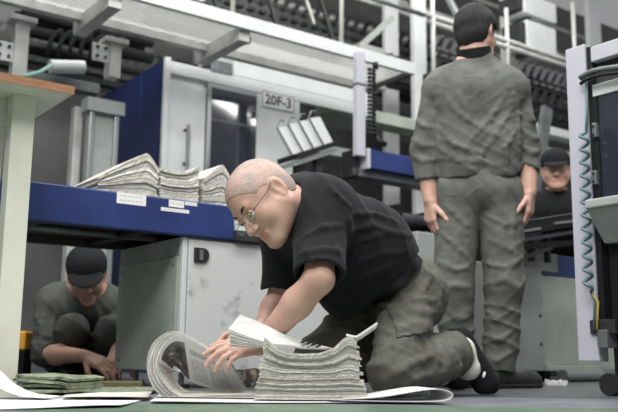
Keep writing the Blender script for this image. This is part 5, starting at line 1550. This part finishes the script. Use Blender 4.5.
# loose white flap curling up at the left edge
pa = [P(px, py, 2.42) for px, py in ((-14, 402), (0, 400), (12, 399), (24, 400), (40, 402))]
pa = [P(px, py, 2.36) for px, py in ((-20, 372), (-8, 384), (6, 392), (20, 396.5), (44, 398.5))]
paper_obj('paper_sheet', pa, Vector((0.02, 0.1, 0.0)), 0.002, M_paperw, 'white sheet curling up against the worktable leg', 'paper', jitter=0.0, seed=71)
# green printed papers
for k in range(4):
    y0 = 2.50 + 0.01 * (k % 2)
    zt = 0.020 + 0.0140 * k
    a = P(8 + 2 * k, 392, y0).x; b = P(66 + 2 * (k % 2), 392, y0).x
    path = [(a + (b - a) * t, y0, zt + 0.006 * math.sin(3.0 * t + k) * (k / 3) - 0.022 * max(0, t - 0.85) * k) for t in np.linspace(0, 1, 12)]
    paper_obj('newspaper', path, Vector((0.05, 0.22, 0.0)), 0.008, M_paperg, 'green tinted newspaper in the low pile at the floor lower left', 'newspaper', 'green newspapers in the low pile', jitter=0.008, seed=90 + k)
# olive strip of wood on the floor behind
q0, q1 = GP(69, 388), GP(142, 388)
mb = MB(); mb.bar(q0 + Vector((0, 0, 0.014)), q1 + Vector((0, 0, 0.014)), 0.09, 0.026)
single('wooden_batten', mb, mat('olive wood', '6d6846', 0.6, col2='4d4a34', scale=20, stretch=(1, 8, 8)), 'olive wooden batten on the floor in front of the cabinet foot', 'batten', bevel=0.005)
# curled fold at right
yC = 2.44
prof = [(330, 400), (360, 401), (400, 402), (430, 402), (446, 401), (452, 398), (453, 394), (448, 390.5), (438, 388.8), (424, 389.8), (404, 393), (382, 396.5), (362, 398), (345, 398.5)]
cur = dense([(a, b, yC) for a, b in prof], 34)
nc2 = np.array([tuple(P(*q)) for q in cur]); fc2 = nc2 + np.array([-0.04, 0.16, 0.0])
sh2 = strip(nc2, fc2, 0.0022, 'paper_sheet', M_paperw, None)
fix = center_base(nc2)
tag(sh2, 'folded white sheet curling up beside the floor stack, lower right', 'paper')

# newspapers on the delivery table
def table_papers(n, px0, px1, top, label, group, thick, vd=0.3, spread=None, v0=VB + 0.015, base=zT + 0.002):
    ua = UZ(px0, 190, v0)[0]; ub = UZ(px1, 190, v0)[0]
    H = []
    for px, py in top:
        u, z = UZ(px, py, v0); H.append(((u - ua) / (ub - ua), z - base))
    tt = np.linspace(0, 1, 24)
    lv_ = np.sort(np.concatenate([[0], (np.arange(1, n) + (RNG.rand(n - 1) - 0.5) * 0.5) / n, [1]]))
    for k in range(n):
        jj = RNG.rand() * 0.03; jl = RNG.rand() * 0.012; je = 1 - RNG.rand() * 0.03
        def line(s, d):
            return [W(ua + (ub - ua) * t, v0 + jl, base + (lerp_tab(H, t) - 0.002) * s + d + 0.004 * math.sin(11 * t + 5 * s) * s * (1 - s)) for t in np.concatenate([[jj], tt[(tt > jj + .004) & (tt < je - .004)], [je]])]
        paper_obj('newspaper', line(lv_[k], 0.0), MV * vd, 0, (M_paper, M_paper2, M_paperw, M_paper2)[k % 4], label, 'newspaper', group, jitter=0.003, seed=120 + k + int(px0), upper=line(lv_[k + 1], -0.002))
table_papers(10, 96, 159, [(96, 177), (108, 171), (125, 162), (138, 156), (147, 151.5), (151, 154), (156, 162), (159, 167)], 'newspaper in the peaked left pile on the blue delivery table', 'newspapers in the peaked pile', 0.009)
table_papers(9, 160, 200, [(160, 166), (168, 169), (178, 171), (188, 170.5), (194, 168), (200, 165)], 'newspaper in the middle pile on the blue delivery table', 'newspapers in the middle pile', 0.012)
table_papers(9, 203.5, 233, [(203.5, 177), (210, 173), (217, 167), (223, 163), (226, 166), (230, 173), (233, 180)], 'newspaper in the right pile on the blue table by the man head', 'newspapers in the right pile', 0.010)
